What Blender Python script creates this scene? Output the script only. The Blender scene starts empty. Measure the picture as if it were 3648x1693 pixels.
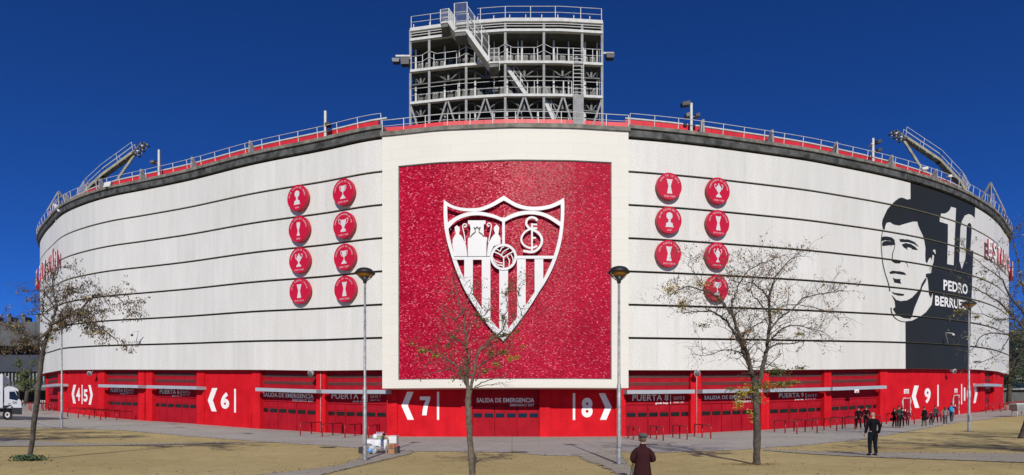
import bpy, bmesh, math, random
import numpy as np
from mathutils import Vector, Matrix
R=math.radians
scene=bpy.context.scene
EYE=1.65; F=2000.0; CX=1824.0; HZ=1476.0
# ------------------------------------------------------------------ camera, sky, sun, exposure
cd=bpy.data.cameras.new("camera"); cam=bpy.data.objects.new("camera",cd); scene.collection.objects.link(cam)
cam.location=(0,0,EYE); cam.rotation_euler=(R(90),0,0)
cd.sensor_width=36; cd.lens=36*F/3648; cd.shift_y=(HZ-846.5)/3648; cd.clip_start=.1; cd.clip_end=3000
scene.camera=cam
SUN_EL=28.0
w=bpy.data.worlds.new("World"); scene.world=w; w.use_nodes=True
nt=w.node_tree; bg=nt.nodes['Background']
sky=nt.nodes.new('ShaderNodeTexSky'); sky.sky_type='NISHITA'; sky.sun_disc=False
sky.sun_elevation=R(SUN_EL); sky.sun_rotation=R(179); sky.altitude=3000; sky.air_density=.75; sky.dust_density=0; sky.ozone_density=6
tn=nt.nodes.new('ShaderNodeMix'); tn.data_type='RGBA'; tn.blend_type='MULTIPLY'; tn.inputs[0].default_value=1
tn.inputs[7].default_value=(.155,.40,.765,1)
nt.links.new(sky.outputs[0],tn.inputs[6])
nt.links.new(tn.outputs[2],bg.inputs[0]); bg.inputs[1].default_value=.13
sl=bpy.data.lights.new("sun",'SUN'); sl.energy=4.2; sl.angle=R(.5); sl.color=(1,.94,.85)
so=bpy.data.objects.new("sun",sl); scene.collection.objects.link(so)
sd=Vector((-.03*math.cos(R(SUN_EL)),math.cos(R(SUN_EL)),-math.sin(R(SUN_EL))))
so.rotation_euler=sd.to_track_quat('-Z','Y').to_euler(); so.location=(0,-50,60)
scene.view_settings.view_transform='Standard'; scene.view_settings.look='None'
scene.view_settings.exposure=0; scene.view_settings.gamma=1
rnd=random.Random(7)
# ------------------------------------------------------------------ node helpers and materials
def mat(name,col,rough=.7,metal=0,spec=None,var=0,vscale=3,bump=0,bscale=20,coord='Object',em=None):
    m=bpy.data.materials.new(name); m.use_nodes=True; t=m.node_tree; b=t.nodes['Principled BSDF']
    b.inputs['Base Color'].default_value=(*col,1); b.inputs['Roughness'].default_value=rough; b.inputs['Metallic'].default_value=metal
    if spec is not None: b.inputs['Specular IOR Level'].default_value=spec
    if var or bump:
        tc=t.nodes.new('ShaderNodeTexCoord')
    if var:
        n=t.nodes.new('ShaderNodeTexNoise'); n.inputs['Scale'].default_value=vscale; n.inputs['Detail'].default_value=5
        t.links.new(tc.outputs[coord],n.inputs['Vector'])
        r=t.nodes.new('ShaderNodeValToRGB'); r.color_ramp.elements[0].position=.3; r.color_ramp.elements[1].position=.7
        r.color_ramp.elements[0].color=(*[c*(1-var) for c in col],1); r.color_ramp.elements[1].color=(*[min(1,c*(1+var)) for c in col],1)
        t.links.new(n.outputs[0],r.inputs[0]); t.links.new(r.outputs[0],b.inputs['Base Color'])
    if bump:
        n=t.nodes.new('ShaderNodeTexNoise'); n.inputs['Scale'].default_value=bscale; n.inputs['Detail'].default_value=4
        t.links.new(tc.outputs[coord],n.inputs['Vector'])
        bu=t.nodes.new('ShaderNodeBump'); bu.inputs['Strength'].default_value=bump; bu.inputs['Distance'].default_value=.02
        t.links.new(n.outputs[0],bu.inputs['Height']); t.links.new(bu.outputs[0],b.inputs['Normal'])
    return m
class NT:
    def __init__(s,m): s.t=m.node_tree; s.b=s.t.nodes['Principled BSDF']; s.tc=s.t.nodes.new('ShaderNodeTexCoord')
    def n(s,typ,ins={},**kw):
        x=s.t.nodes.new(typ)
        for k,v in kw.items(): setattr(x,k,v)
        for k,v in ins.items():
            if isinstance(v,bpy.types.NodeSocket): s.t.links.new(v,x.inputs[k])
            else: x.inputs[k].default_value=v
        return x
    def math(s,op,a,b=0,c=0): return s.n('ShaderNodeMath',{0:a,1:b,2:c},operation=op).outputs[0]
    def mix(s,f,a,b,blend='MIX'):
        return s.n('ShaderNodeMix',{0:f,6:a,7:b},data_type='RGBA',blend_type=blend).outputs[2]
    def ramp(s,f,stops):
        r=s.n('ShaderNodeValToRGB',{0:f}); e=r.color_ramp.elements
        while len(e)<len(stops): e.new(.5)
        for el,(p,c) in zip(e,stops): el.position=p; el.color=(*c,1)
        return r.outputs[0]
    def noise(s,v,scale,detail=4,rough=.5): return s.n('ShaderNodeTexNoise',{'Vector':v,'Scale':scale,'Detail':detail,'Roughness':rough}).outputs[0]
    def map(s,v,sc): return s.n('ShaderNodeMapping',{'Vector':v,'Scale':sc}).outputs[0]
    def bump(s,h,st=.5,d=.02): s.t.links.new(s.n('ShaderNodeBump',{'Height':h,'Strength':st,'Distance':d}).outputs[0],s.b.inputs['Normal'])
    def col(s,c): s.t.links.new(c,s.b.inputs['Base Color'])
def m_cladding(name,base,dark):
    m=mat(name,base,.5); N=NT(m); uv=N.tc.outputs['UV']
    sp=N.noise(N.map(uv,(7,11,1)),1.6,2,.8)                       # perforated sheet
    c=N.ramp(sp,[(.3,tuple(x*(.72 if not dark else .7) for x in base)),(.62,tuple(min(1,x*1.1) for x in base))])
    br=N.n('ShaderNodeTexBrick',{'Vector':uv,'Color1':(1,1,1,1),'Color2':(.93,.935,.93,1),'Mortar':(.84,.84,.82,1),'Scale':1,'Mortar Size':.018,'Brick Width':2.55,'Row Height':2.429,'Mortar Smooth':.3},offset=0.0)
    c=N.mix(1,c,br.outputs[0],'MULTIPLY')
    st=N.noise(N.map(uv,(1.3,.18,1)),1,5,.6)
    c=N.mix(1,c,N.ramp(st,[(.3,(.93,.925,.90)),(.65,(1.03,1.03,1.03))]),'MULTIPLY')
    N.col(c); N.bump(sp,.35,.02)
    return m
M={}
M['clad']=m_cladding('perforated_white_sheet',(.675,.67,.63),False)
M['clad_dark']=m_cladding('perforated_charcoal_sheet',(.021,.023,.0215),True); M['clad_dark'].node_tree.nodes['Principled BSDF'].inputs['Specular IOR Level'].default_value=.15
M['mural_white']=m_cladding('mural_white',(.675,.67,.63),False)
M['void']=mat('dark_gap',(.085,.088,.07),.9)
M['charcoal']=mat('charcoal',(.03,.032,.032),.6)
def m_frame():
    m=mat('cream_tile',(.8,.78,.72),.6,spec=.25); N=NT(m); uv=N.tc.outputs['UV']
    br=N.n('ShaderNodeTexBrick',{'Vector':uv,'Color1':(.655,.64,.565,1),'Color2':(.64,.622,.548,1),'Mortar':(.575,.555,.49,1),'Scale':1,'Mortar Size':.015,'Brick Width':2.1,'Row Height':.72,'Mortar Smooth':.4},offset=.5)
    N.col(br.outputs[0]); return m
M['frame']=m_frame()
def m_mosaic():
    m=mat('red_glitter_tile',(.5,.01,.04),.3,spec=.07); N=NT(m); uv=N.tc.outputs['UV']
    v=N.n('ShaderNodeTexBrick',{'Vector':uv,'Color1':(0,0,0,1),'Color2':(1,1,1,1),'Mortar':(.12,.12,.12,1),'Scale':1,'Mortar Size':.009,'Brick Width':.17,'Row Height':.075,'Bias':0.0,'Mortar Smooth':.1},offset=.37,offset_frequency=3).outputs[0]
    cell=N.n('ShaderNodeTexWhiteNoise',{'Vector':N.n('ShaderNodeVectorMath',{0:N.map(uv,(11,21,1))},operation='FLOOR').outputs[0]},noise_dimensions='2D')
    big=N.noise(uv,.22,4,.6)
    c1=N.ramp(cell.outputs[0],[(0,(.24,.002,.016)),(.45,(.36,.005,.030)),(.80,(.50,.010,.038)),(.93,(.58,.03,.07)),(.978,(.66,.19,.24))])  # palest pink cells are sparkle painted into the tile colour
    c=N.mix(1,c1,N.ramp(big,[(.3,(.80,.74,.76)),(.6,(1.1,1.06,1.06))]),'MULTIPLY')
    c=N.mix(N.math('MULTIPLY',N.math('SUBTRACT',1.0,v),.28),c,(.16,.002,.012,1))
    N.col(c)
    # each tile tilts its own way: slight real sparkle beside the painted flecks
    nn=N.n('ShaderNodeNewGeometry').outputs['Normal']
    off=N.n('ShaderNodeVectorMath',{0:cell.outputs[1],1:(.5,.5,.5)},operation='SUBTRACT').outputs[0]
    off=N.n('ShaderNodeVectorMath',{0:off,'Scale':.2},operation='SCALE').outputs[0]
    s=N.n('ShaderNodeVectorMath',{0:nn,1:off},operation='ADD').outputs[0]
    s=N.n('ShaderNodeVectorMath',{0:s},operation='NORMALIZE').outputs[0]
    N.t.links.new(s,N.b.inputs['Normal']); N.b.inputs['Roughness'].default_value=.32
    return m
M['mosaic']=m_mosaic()
def m_redwall(name,base):
    m=mat(name,base,.75,spec=.12); N=NT(m); o=N.tc.outputs['Object']
    n1=N.noise(o,.7,6,.65); n2=N.noise(N.map(o,(2.2,2.2,.35)),1.2,5,.6); n3=N.noise(o,25,3,.6)
    c=N.ramp(n1,[(.3,tuple(x*.84 for x in base)),(.7,tuple(min(1,x*1.1+.004) for x in base))])
    c=N.mix(1,c,N.ramp(n2,[(.28,(.86,.8,.8)),(.55,(1,1,1))]),'MULTIPLY')
    sc_=N.noise(N.map(o,(1,1,2.2)),2.6,7,.75)
    c=N.mix(N.ramp(sc_,[(.64,(0,0,0)),(.70,(.35,.35,.35))]),c,(.66,.10,.09,1))
    N.col(c); N.bump(n3,.25,.01); return m
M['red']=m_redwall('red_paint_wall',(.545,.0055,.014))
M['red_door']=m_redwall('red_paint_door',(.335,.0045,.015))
M['red_pillar']=m_redwall('red_paint_block',(.56,.007,.015))
M['red_panel']=mat('red_roof_panel',(.58,.02,.03),.5,var=.15,vscale=.6)
M['dark_crimson']=mat('dark_crimson_edge',(.38,.006,.022),.6,spec=.2)
M['red_tube']=mat('red_tube',(.33,.008,.013),.35)
M['wine_edge']=mat('crimson_sign',(.48,.004,.028),.4,var=.06,vscale=1)
M['white']=mat('white_paint',(.57,.57,.565),.45,var=.03,vscale=1.5)
M['white_letter']=mat('white_letter',(.76,.76,.74),.6,var=.08,vscale=2)
M['louver']=mat('louver_slat',(.13,.06,.05),.6,var=.2,vscale=5)
M['grey_canopy']=mat('grey_canopy',(.33,.365,.40),.4,var=.06,vscale=1)
M['steel']=mat('galvanised_steel',(.26,.265,.262),.75,0,spec=.2,var=.18,vscale=2.5)
M['steel_light']=mat('painted_steel',(.52,.53,.51),.7,0,spec=.2,var=.12,vscale=3)
M['gantry']=mat('olive_steel',(.27,.255,.19),.8,0,spec=.15,var=.3,vscale=2)  # olive base tone with random variation
M['steel_dark']=mat('weathered_steel',(.10,.105,.10),.6,.1,var=.25,vscale=2)
M['concrete']=mat('stained_concrete',(.155,.15,.125),.9,var=.5,vscale=1.6,bump=.5,bscale=12)
M['fascia']=mat('dark_metal_fascia',(.075,.077,.072),.6,0,spec=.15,var=.6,vscale=1.6)
M['black']=mat('black_plastic',(.015,.015,.017),.5)
M['rubber']=mat('rubber',(.02,.02,.022),.85)
M['glass']=mat('dark_glass',(.008,.009,.011),.08)
M['amber']=mat('amber_lens',(.22,.10,.012),.3)
M['backboard']=mat('shaded_backboard',(.014,.016,.012),.8,var=.4,vscale=2)  # near-black colour stands in for the shade of the decks above
M['module']=mat('grey_module_box',(.085,.088,.08),.6,var=.3,vscale=3)
M['plaster']=mat('bare_plaster',(.50,.36,.34),.9,var=.25,vscale=6)
def m_sand():
    m=mat('packed_sand',(.3,.25,.15),.95); N=NT(m); o=N.tc.outputs['Object']
    a=N.noise(o,.16,6,.6); b=N.noise(o,1.6,6,.7); c_=N.noise(o,16,4,.75); d=N.noise(o,55,2,.6)
    c=N.ramp(a,[(.28,(.44,.34,.14)),(.5,(.535,.425,.18)),(.72,(.61,.495,.23))])
    c=N.mix(1,c,N.ramp(b,[(.3,(.84,.83,.80)),(.65,(1.06,1.05,1.04))]),'MULTIPLY')
    c=N.mix(1,c,N.ramp(c_,[(.3,(.78,.77,.75)),(.62,(1.06,1.06,1.06))]),'MULTIPLY')
    # scattered pebbles and litter
    vo=N.n('ShaderNodeTexVoronoi',{'Vector':o,'Scale':3.1}).outputs['Distance']
    c=N.mix(N.ramp(vo,[(.035,(1,1,1)),(.06,(0,0,0))]),c,(.42,.40,.35,1))
    vo2=N.n('ShaderNodeTexVoronoi',{'Vector':N.map(o,(1.3,1.3,1.3)),'Scale':2.7}).outputs['Distance']
    c=N.mix(N.ramp(vo2,[(.04,(1,1,1)),(.07,(0,0,0))]),c,(.10,.08,.05,1))
    N.col(c); N.bump(N.math('ADD',c_,d),.7,.03); return m
M['sand']=m_sand()
def m_pave(name,base,stain):
    m=mat(name,base,.85); N=NT(m); o=N.tc.outputs['Object']
    a=N.noise(o,.25,6,.65); b=N.noise(o,3,6,.7); c_=N.noise(o,30,3,.7)
    c=N.ramp(a,[(.3,tuple(x*.86 for x in base)),(.7,tuple(x*1.10 for x in base))])
    c=N.mix(1,c,N.ramp(b,[(.3,(.86,.85,.84)),(.62,(1.04,1.04,1.04))]),'MULTIPLY')
    c=N.mix(1,c,N.ramp(c_,[(.3,(.88,.88,.88)),(.6,(1.04,1.04,1.04))]),'MULTIPLY')
    s=N.noise(o,.55,5,.7)
    c=N.mix(N.ramp(s,[(.56,(0,0,0)),(.74,(.75,.75,.75))]),c,(*stain,1))
    cr=N.n('ShaderNodeTexVoronoi',{'Vector':N.n('ShaderNodeVectorMath',{0:o,1:N.n('ShaderNodeVectorMath',{0:N.n('ShaderNodeTexNoise',{'Vector':o,'Scale':1.2}).outputs[1],'Scale':.7},operation='SCALE').outputs[0]},operation='ADD').outputs[0],'Scale':.16},feature='DISTANCE_TO_EDGE').outputs['Distance']
    c=N.mix(N.ramp(cr,[(.0,(.55,.55,.55)),(.006,(0,0,0))]),c,(.08,.075,.07,1))
    jt=N.n('ShaderNodeTexBrick',{'Vector':o,'Color1':(1,1,1,1),'Color2':(.95,.95,.95,1),'Mortar':(.70,.69,.67,1),'Scale':1,'Mortar Size':.03,'Brick Width':4.2,'Row Height':4.2,'Mortar Smooth':.3},offset=0.0).outputs[0]
    c=N.mix(1,c,jt,'MULTIPLY')
    N.col(c); N.bump(c_,.35,.01); return m
M['pave']=m_pave('grey_concrete_paving',(.40,.385,.345),(.46,.39,.22))
M['path']=m_pave('concrete_path',(.375,.345,.28),(.41,.35,.20))
M['bark']=mat('bark',(.115,.092,.068),.95,var=.45,vscale=9,bump=1,bscale=30)
M['bark_dark']=mat('dark_bark',(.07,.058,.045),.95,var=.5,vscale=8,bump=1,bscale=30)
M['pod']=mat('dry_pods',(.085,.065,.035),.8,var=.35,vscale=4)
M['leaf_green']=mat('small_green_leaves',(.075,.10,.025),.6,var=.4,vscale=3)
M['leaf_yellow']=mat('yellow_leaves',(.36,.26,.03),.6,var=.35,vscale=3)
M['leaf_brown']=mat('brown_leaves',(.21,.10,.03),.7,var=.35,vscale=3)
M['evergreen']=mat('evergreen_leaves',(.030,.045,.018),.7,var=.5,vscale=.6)
M['evergreen2']=mat('grey_green_leaves',(.07,.085,.035),.7,var=.5,vscale=.6)
# ------------------------------------------------------------------ object helpers
COL=scene.collection; WL={}
def tag(o,label,cat,group=None,kind=None):
    if label: o['label']=label
    if cat: o['category']=cat
    if group: o['group']=group
    if kind: o['kind']=kind
    return o
def thing(name,loc,label,cat,group=None):
    o=bpy.data.objects.new(name,None); COL.objects.link(o); o.location=loc; o.empty_display_size=.3
    WL[o.name]=Vector(loc); return tag(o,label,cat,group)
class MB:
    def __init__(s): s.v=[]; s.f=[]; s.m=[]; s.uv=[]; s.sm=[]
    def add(s,vs,fs,mi=0,uvs=None,smooth=False):
        b=len(s.v); s.v+= [tuple(v) for v in vs]
        for f in fs: s.f.append([b+i for i in f]); s.m.append(mi); s.sm.append(smooth)
        s.uv+= uvs if uvs else [(v[0],v[2]) for v in vs]
    def hexa(s,p,mi=0,uvs=None):   # p: 4 bottom (ccw) + 4 top
        s.add(p,[(3,2,1,0),(4,5,6,7),(0,1,5,4),(1,2,6,5),(2,3,7,6),(3,0,4,7)],mi,uvs)
    def box(s,c,d,rz=0,mi=0):
        x,y,z=[k/2 for k in d]; ca,sa=math.cos(rz),math.sin(rz)
        q=[(-x,-y,-z),(x,-y,-z),(x,y,-z),(-x,y,-z),(-x,-y,z),(x,-y,z),(x,y,z),(-x,y,z)]
        s.hexa([(c[0]+a*ca-b*sa,c[1]+a*sa+b*ca,c[2]+e) for a,b,e in q],mi)
    def beam(s,p0,p1,wd,h=None,mi=0):
        h=h or wd; p0=Vector(p0); p1=Vector(p1); d=(p1-p0)
        if d.length<1e-6: return
        d.normalize(); up=Vector((0,0,1)) if abs(d.z)<.95 else Vector((0,1,0))
        a=d.cross(up).normalized()*wd/2; b=a.cross(d).normalized()*h/2
        s.hexa([p0-a-b,p0+a-b,p0+a+b,p0-a+b,p1-a-b,p1+a-b,p1+a+b,p1-a+b],mi)
    def tube(s,pts,rs,n=8,mi=0,cap=True,smooth=True,sx=1,sy=1):
        pts=[Vector(p) for p in pts]
        if not hasattr(rs,'__len__'): rs=[rs]*len(pts)
        vs=[]; prev=None
        for i,p in enumerate(pts):
            d=(pts[min(i+1,len(pts)-1)]-pts[max(i-1,0)]).normalized()
            if prev is None:
                a=d.orthogonal().normalized()
            else:
                a=(prev-d*prev.dot(d))
                a=a.normalized() if a.length>1e-5 else d.orthogonal().normalized()
            prev=a; b=d.cross(a)
            for k in range(n):
                t=2*math.pi*k/n; vs.append(p+(a*math.cos(t)*sx+b*math.sin(t)*sy)*rs[i])
        fs=[]
        for i in range(len(pts)-1):
            for k in range(n):
                fs.append((i*n+k,i*n+(k+1)%n,(i+1)*n+(k+1)%n,(i+1)*n+k))
        if cap: fs+= [tuple(range(n))[::-1],tuple((len(pts)-1)*n+k for k in range(n))]
        s.add(vs,fs,mi,None,smooth)
    def loft(s,rings,mi=0,smooth=True,cap=True):   # rings: list of (cx,cy,z,rx,ry)
        n=16; vs=[]; fs=[]
        for (x,y,z,a,b) in rings:
            for k in range(n):
                t=2*math.pi*k/n; vs.append((x+a*math.cos(t),y+b*math.sin(t),z))
        for i in range(len(rings)-1):
            for k in range(n): fs.append((i*n+k,i*n+(k+1)%n,(i+1)*n+(k+1)%n,(i+1)*n+k))
        if cap: fs+=[tuple(range(n))[::-1],tuple((len(rings)-1)*n+k for k in range(n))]
        s.add(vs,fs,mi,None,smooth)
    def blob(s,c,r,mi=0,nu=10,nv=7,jit=0):
        vs=[];fs=[]
        for j in range(nv+1):
            ph=math.pi*j/nv
            for i in range(nu):
                t=2*math.pi*i/nu; k=1+(rnd.uniform(-jit,jit) if jit else 0)
                vs.append((c[0]+r[0]*math.sin(ph)*math.cos(t)*k,c[1]+r[1]*math.sin(ph)*math.sin(t)*k,c[2]-r[2]*math.cos(ph)*k))
        for j in range(nv):
            for i in range(nu): fs.append((j*nu+i,j*nu+(i+1)%nu,(j+1)*nu+(i+1)%nu,(j+1)*nu+i))
        s.add(vs,fs,mi,None,True)
    def build(s,name,mats,parent=None,label=None,keep=False):
        me=bpy.data.meshes.new(name)
        o=bpy.data.objects.new(name,me); COL.objects.link(o)
        off=Vector((0,0,0))
        if parent is not None: o.parent=parent; off=WL.get(parent.name,Vector((0,0,0)))
        WL[o.name]=off
        me.from_pydata([(v[0]-off.x,v[1]-off.y,v[2]-off.z) for v in s.v],[],s.f)
        if not isinstance(mats,(list,tuple)): mats=[mats]
        for m in mats: me.materials.append(M[m] if isinstance(m,str) else m)
        me.polygons.foreach_set('material_index',s.m); me.polygons.foreach_set('use_smooth',s.sm)
        ul=me.uv_layers.new(name='UVMap')
        idx=np.empty(len(me.loops),int); me.loops.foreach_get('vertex_index',idx)
        ul.data.foreach_set('uv',np.array(s.uv,dtype=np.float32)[idx].ravel())
        me.update()
        if label: o['label']=label
        return o
def copy_tree(o,parent=None):
    c=o.copy(); COL.objects.link(c)
    if parent is not None: c.parent=parent
    for ch in list(o.children): copy_tree(ch,c)
    return c
def smooth01(t): t=max(0,min(1,t)); return t*t*(3-2*t)
# ------------------------------------------------------------------ terrain: a plaza that rises gently towards both ends
GX=[0,9,20.7,29.5,35,38.8,43.6,48.5,53,60,72,85,120,200,420]
GZ=[0,0,.42,.80,1.02,1.2,1.52,1.82,2.0,2.3,3.0,3.6,4.5,5.2,5.6]
_gx=np.arange(0,421,.5); _gz=np.interp(_gx,GX,GZ); _k=np.hanning(11); _k/=_k.sum()
_gz=np.convolve(np.pad(_gz,5,'edge'),_k,'valid')
def gx(x): return float(np.interp(abs(x),_gx,_gz))
def gnd(x,y):
    return gx(x)-.2*min(max(15-y,0),4)
def X_(px,Y): return (px-CX)*Y/F
def W(px,py,Y): return Vector((X_(px,Y),Y,EYE+(HZ-py)*Y/F))
def G(px,py):
    lo=None; Y=8.0
    fprev=None
    while Y<300:
        f=EYE+(HZ-py)*Y/F-gnd(X_(px,Y),Y)
        if fprev is not None and f<=0: 
            t=fprev/(fprev-f); Y=Y-.25+.25*t; break
        fprev=f; Y+=.25
    x=X_(px,Y); return Vector((x,Y,gnd(x,Y)))
def pxpy(p): return (CX+F*p[0]/p[1],HZ-(p[2]-EYE)*F/p[1])
# ------------------------------------------------------------------ the facade curve
K=[(-40,165,6.75),(-60,140,6.75),(-68,112,6.75),(-66.5,90,6.75),
 (147,74.2,6.72),(159,67.9,6.62),(182,64.9,6.53),(226,60.7,6.42),(301,57.3,6.19),(402,54.6,5.99),(502,52.9,5.85),(653,50.4,5.64),(920,45.9,5.28),(1150,43.1,5.0),(1360,41.0,4.88),
 (1600,40.45,4.85),(1824,40.3,4.84),(2050,40.45,4.85),(2243,41.0,4.87),(2447,41.95,4.94),(2665,43.5,5.08),(2900,45.6,5.27),(3000,46.9,5.40),(3146,49.1,5.62),(3243,50.9,5.77),(3388,54.6,6.02),(3471,58.1,6.28),(3534,62,6.45),(3575,67,6.6),(3590,72.5,6.72),
 (66.5,90,6.75),(68,112,6.75),(60,140,6.75),(40,165,6.75)]
pts=[]
for i,(a,b,c) in enumerate(K):
    x=a if (i<4 or i>=len(K)-4) else X_(a,b)
    pts.append((x,b,c))
pts=np.array(pts); 
_closed=np.vstack([pts,pts[:1]])
_seg=np.sqrt(((np.diff(_closed[:,:2],axis=0))**2).sum(1)); _t=np.concatenate([[0],np.cumsum(_seg)]); TOT=_t[-1]
def _spl(tk,yk,tq):   # periodic hermite with non uniform knots
    n=len(yk)-1; m=np.zeros(n+1)
    for i in range(n):
        im=(i-1)%n; h0=(tk[i]-tk[i-1]) if i>0 else (tk[n]-tk[n-1]); h1=tk[i+1]-tk[i]
        d0=(yk[i]-yk[im])/h0; d1=(yk[i+1]-yk[i])/h1
        m[i]=(d0*h1+d1*h0)/(h0+h1)
    m[n]=m[0]
    j=np.clip(np.searchsorted(tk,tq,'right')-1,0,n-1); h=tk[j+1]-tk[j]; u=(tq-tk[j])/h
    return (2*u**3-3*u**2+1)*yk[j]+(u**3-2*u**2+u)*h*m[j]+(-2*u**3+3*u**2)*yk[j+1]+(u**3-u**2)*h*m[j+1]
_q=np.linspace(0,TOT,9000); FX=_spl(_t,_closed[:,0],_q); FY=_spl(_t,_closed[:,1],_q); FB=_spl(_t,_closed[:,2],_q)
_ks=np.hanning(41); _ks/=_ks.sum()
def _sm(a): return np.convolve(np.concatenate([a[-21:-1],a,a[1:21]]),_ks,'valid')
FX=_sm(FX); FY=_sm(FY); FB=_sm(FB)
FS=np.concatenate([[0],np.cumsum(np.hypot(np.diff(FX),np.diff(FY)))]); STOT=FS[-1]
_tx=np.gradient(FX,FS); _ty=np.gradient(FY,FS); _l=np.hypot(_tx,_ty); _nx=_ty/_l; _ny=-_tx/_l
def P(s,h,off=0):
    s=s%STOT
    return Vector((np.interp(s,FS,FX)+np.interp(s,FS,_nx)*off, np.interp(s,FS,FY)+np.interp(s,FS,_ny)*off, np.interp(s,FS,FB)+h))
_vpx=CX+F*FX/FY
_i0=int(np.argmin(np.where(FY<85,_vpx,9e9))); _i1=int(np.argmax(np.where(FY<85,_vpx,-9e9)))
VS=FS[_i0:_i1+1]; VP=np.maximum.accumulate(_vpx[_i0:_i1+1])
def s_of(px,off=0):
    s=float(np.interp(px,VP,VS))
    if off:
        for _ in range(6):
            p=P(s,0,off); q=pxpy(p)[0]; q2=pxpy(P(s+.05,0,off))[0]; d=(q2-q)/.05
            if d<3: break
            s+=max(-1,min(1,(px-q)/d))
    return s
def loc(px,py,off=0):
    s=s_of(px,off); p=P(s,0,off); return s,(EYE+(HZ-py)*p.y/F)-p.z
NRM=lambda s:Vector((float(np.interp(s%STOT,FS,_nx)),float(np.interp(s%STOT,FS,_ny)),0))
def fblock(mb,s0,s1,h0,h1,o0,o1,mi=0,step=.6,h1b=None):
    """swept box along the facade: heights h0..h1, offsets o0 (back)..o1 (front)"""
    n=max(1,int(abs(s1-s0)/step)); vs=[];uv=[];fs=[]
    for i in range(n+1):
        s=s0+(s1-s0)*i/n
        for (h,o) in ((h0,o0),(h0,o1),(h1,o1),(h1,o0)):
            vs.append(P(s,h,o)); uv.append((s,h))
    for i in range(n):
        a=i*4; b=a+4
        for k in range(4):
            k2=(k+1)%4; fs.append((a+k,b+k,b+k2,a+k2))
    fs+=[(0,1,2,3),(n*4+3,n*4+2,n*4+1,n*4)]
    mb.add(vs,fs,mi,uv)
GAP=.16; BH=17.0/7
def flat_to_facade(mb,bm,off,cut=False,mi=0,step=.5,thick=0):
    """bm lives in (s,h,0); bisect it along the curve and lay it on the wall"""
    if not bm.verts: return
    ss=[v.co.x for v in bm.verts]; a=math.floor(min(ss)/step)*step; b=max(ss)
    x=a+step
    while x<b:
        bmesh.ops.bisect_plane(bm,geom=bm.verts[:]+bm.edges[:]+bm.faces[:],plane_co=(x,0,0),plane_no=(1,0,0)); x+=step
    if cut:
        for i in range(0,8):
            for hh in (i*BH-GAP,i*BH):
                bmesh.ops.bisect_plane(bm,geom=bm.verts[:]+bm.edges[:]+bm.faces[:],plane_co=(0,hh,0),plane_no=(0,1,0))
        kill=[]
        for f in bm.faces:
            h=f.calc_center_median().y; k=h/BH; fr=(k-math.floor(k))*BH
            if fr>BH-GAP or h<0 or h>17-GAP: kill.append(f)
        bmesh.ops.delete(bm,geom=kill,context='FACES')
    bm.verts.ensure_lookup_table(); bm.verts.index_update()
    vs=[P(v.co.x,v.co.y,off+v.co.z) for v in bm.verts]; uv=[(v.co.x,v.co.y) for v in bm.verts]
    fs=[]
    for f in bm.faces:
        ids=[v.index for v in f.verts]; fs.append(ids)
    # orient outward
    n0=NRM((a+b)/2); outf=[]
    for ids in fs:
        p=[vs[i] for i in ids[:3]]; n=(p[1]-p[0]).cross(p[2]-p[0])
        outf.append(ids if (n.dot(n0)>0 or thick) else ids[::-1])
    mb.add(vs,outf,mi,uv)
def polybm(poly):
    from mathutils.geometry import delaunay_2d_cdt
    bm=bmesh.new(); V,E,Fc,_,_,_=delaunay_2d_cdt([Vector(p) for p in poly],[],[list(range(len(poly)))],1,1e-6)
    vs=[bm.verts.new((v.x,v.y,0)) for v in V]
    for f in Fc:
        try: bm.faces.new([vs[i] for i in f])
        except ValueError: pass
    return bm
def fpoly(mb,pts,off,cut=False,mi=0):
    q=[loc(x,y,off) for x,y in pts]; bm=polybm(q); flat_to_facade(mb,bm,off,cut,mi); bm.free()
def ribbon(pts,w0,w1=None):
    """closed outline of a stroke in 2D"""
    w1=w1 if w1 is not None else w0; L=[];Rr=[]; n=len(pts)
    for i,p in enumerate(pts):
        a=pts[max(i-1,0)]; b=pts[min(i+1,n-1)]; dx,dy=b[0]-a[0],b[1]-a[1]; l=math.hypot(dx,dy) or 1
        ww=(w0+(w1-w0)*i/max(1,n-1))/2; L.append((p[0]-dy/l*ww,p[1]+dx/l*ww)); Rr.append((p[0]+dy/l*ww,p[1]-dx/l*ww))
    return L+Rr[::-1]
def smoothline(pts,k=4):
    out=[]; n=len(pts)
    for i in range(n-1):
        p0=pts[max(i-1,0)];p1=pts[i];p2=pts[i+1];p3=pts[min(i+2,n-1)]
        for j in range(k):
            t=j/k
            out.append(tuple(.5*((2*p1[c])+(-p0[c]+p2[c])*t+(2*p0[c]-5*p1[c]+4*p2[c]-p3[c])*t*t+(-p0[c]+3*p1[c]-3*p2[c]+p3[c])*t**3) for c in range(len(p1))))
    out.append(tuple(pts[-1])); return out
_tc={}
def textbm(txt,bold=0.0,spacing=1.0,norm=True):
    """text as a bmesh scaled to a unit box (0..1,0..1)"""
    key=(txt,bold,spacing)
    if key not in _tc:
        c=bpy.data.curves.new('t','FONT'); c.body=txt; c.size=1; c.offset=bold; c.space_character=spacing; c.resolution_u=3
        o=bpy.data.objects.new('t',c); COL.objects.link(o)
        dg=bpy.context.evaluated_depsgraph_get(); me=bpy.data.meshes.new_from_object(o.evaluated_get(dg))
        bpy.data.objects.remove(o); bpy.data.curves.remove(c); _tc[key]=me
    me=_tc[key]; bm=bmesh.new(); bm.from_mesh(me)
    xs=[v.co.x for v in bm.verts]; ys=[v.co.y for v in bm.verts]
    x0,x1,y0,y1=min(xs),max(xs),min(ys),max(ys)
    asp=(x1-x0)/(y1-y0)
    if norm:
        for v in bm.verts: v.co.x=(v.co.x-x0)/(x1-x0); v.co.y=(v.co.y-y0)/(y1-y0); v.co.z=0
    return bm,asp
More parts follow.
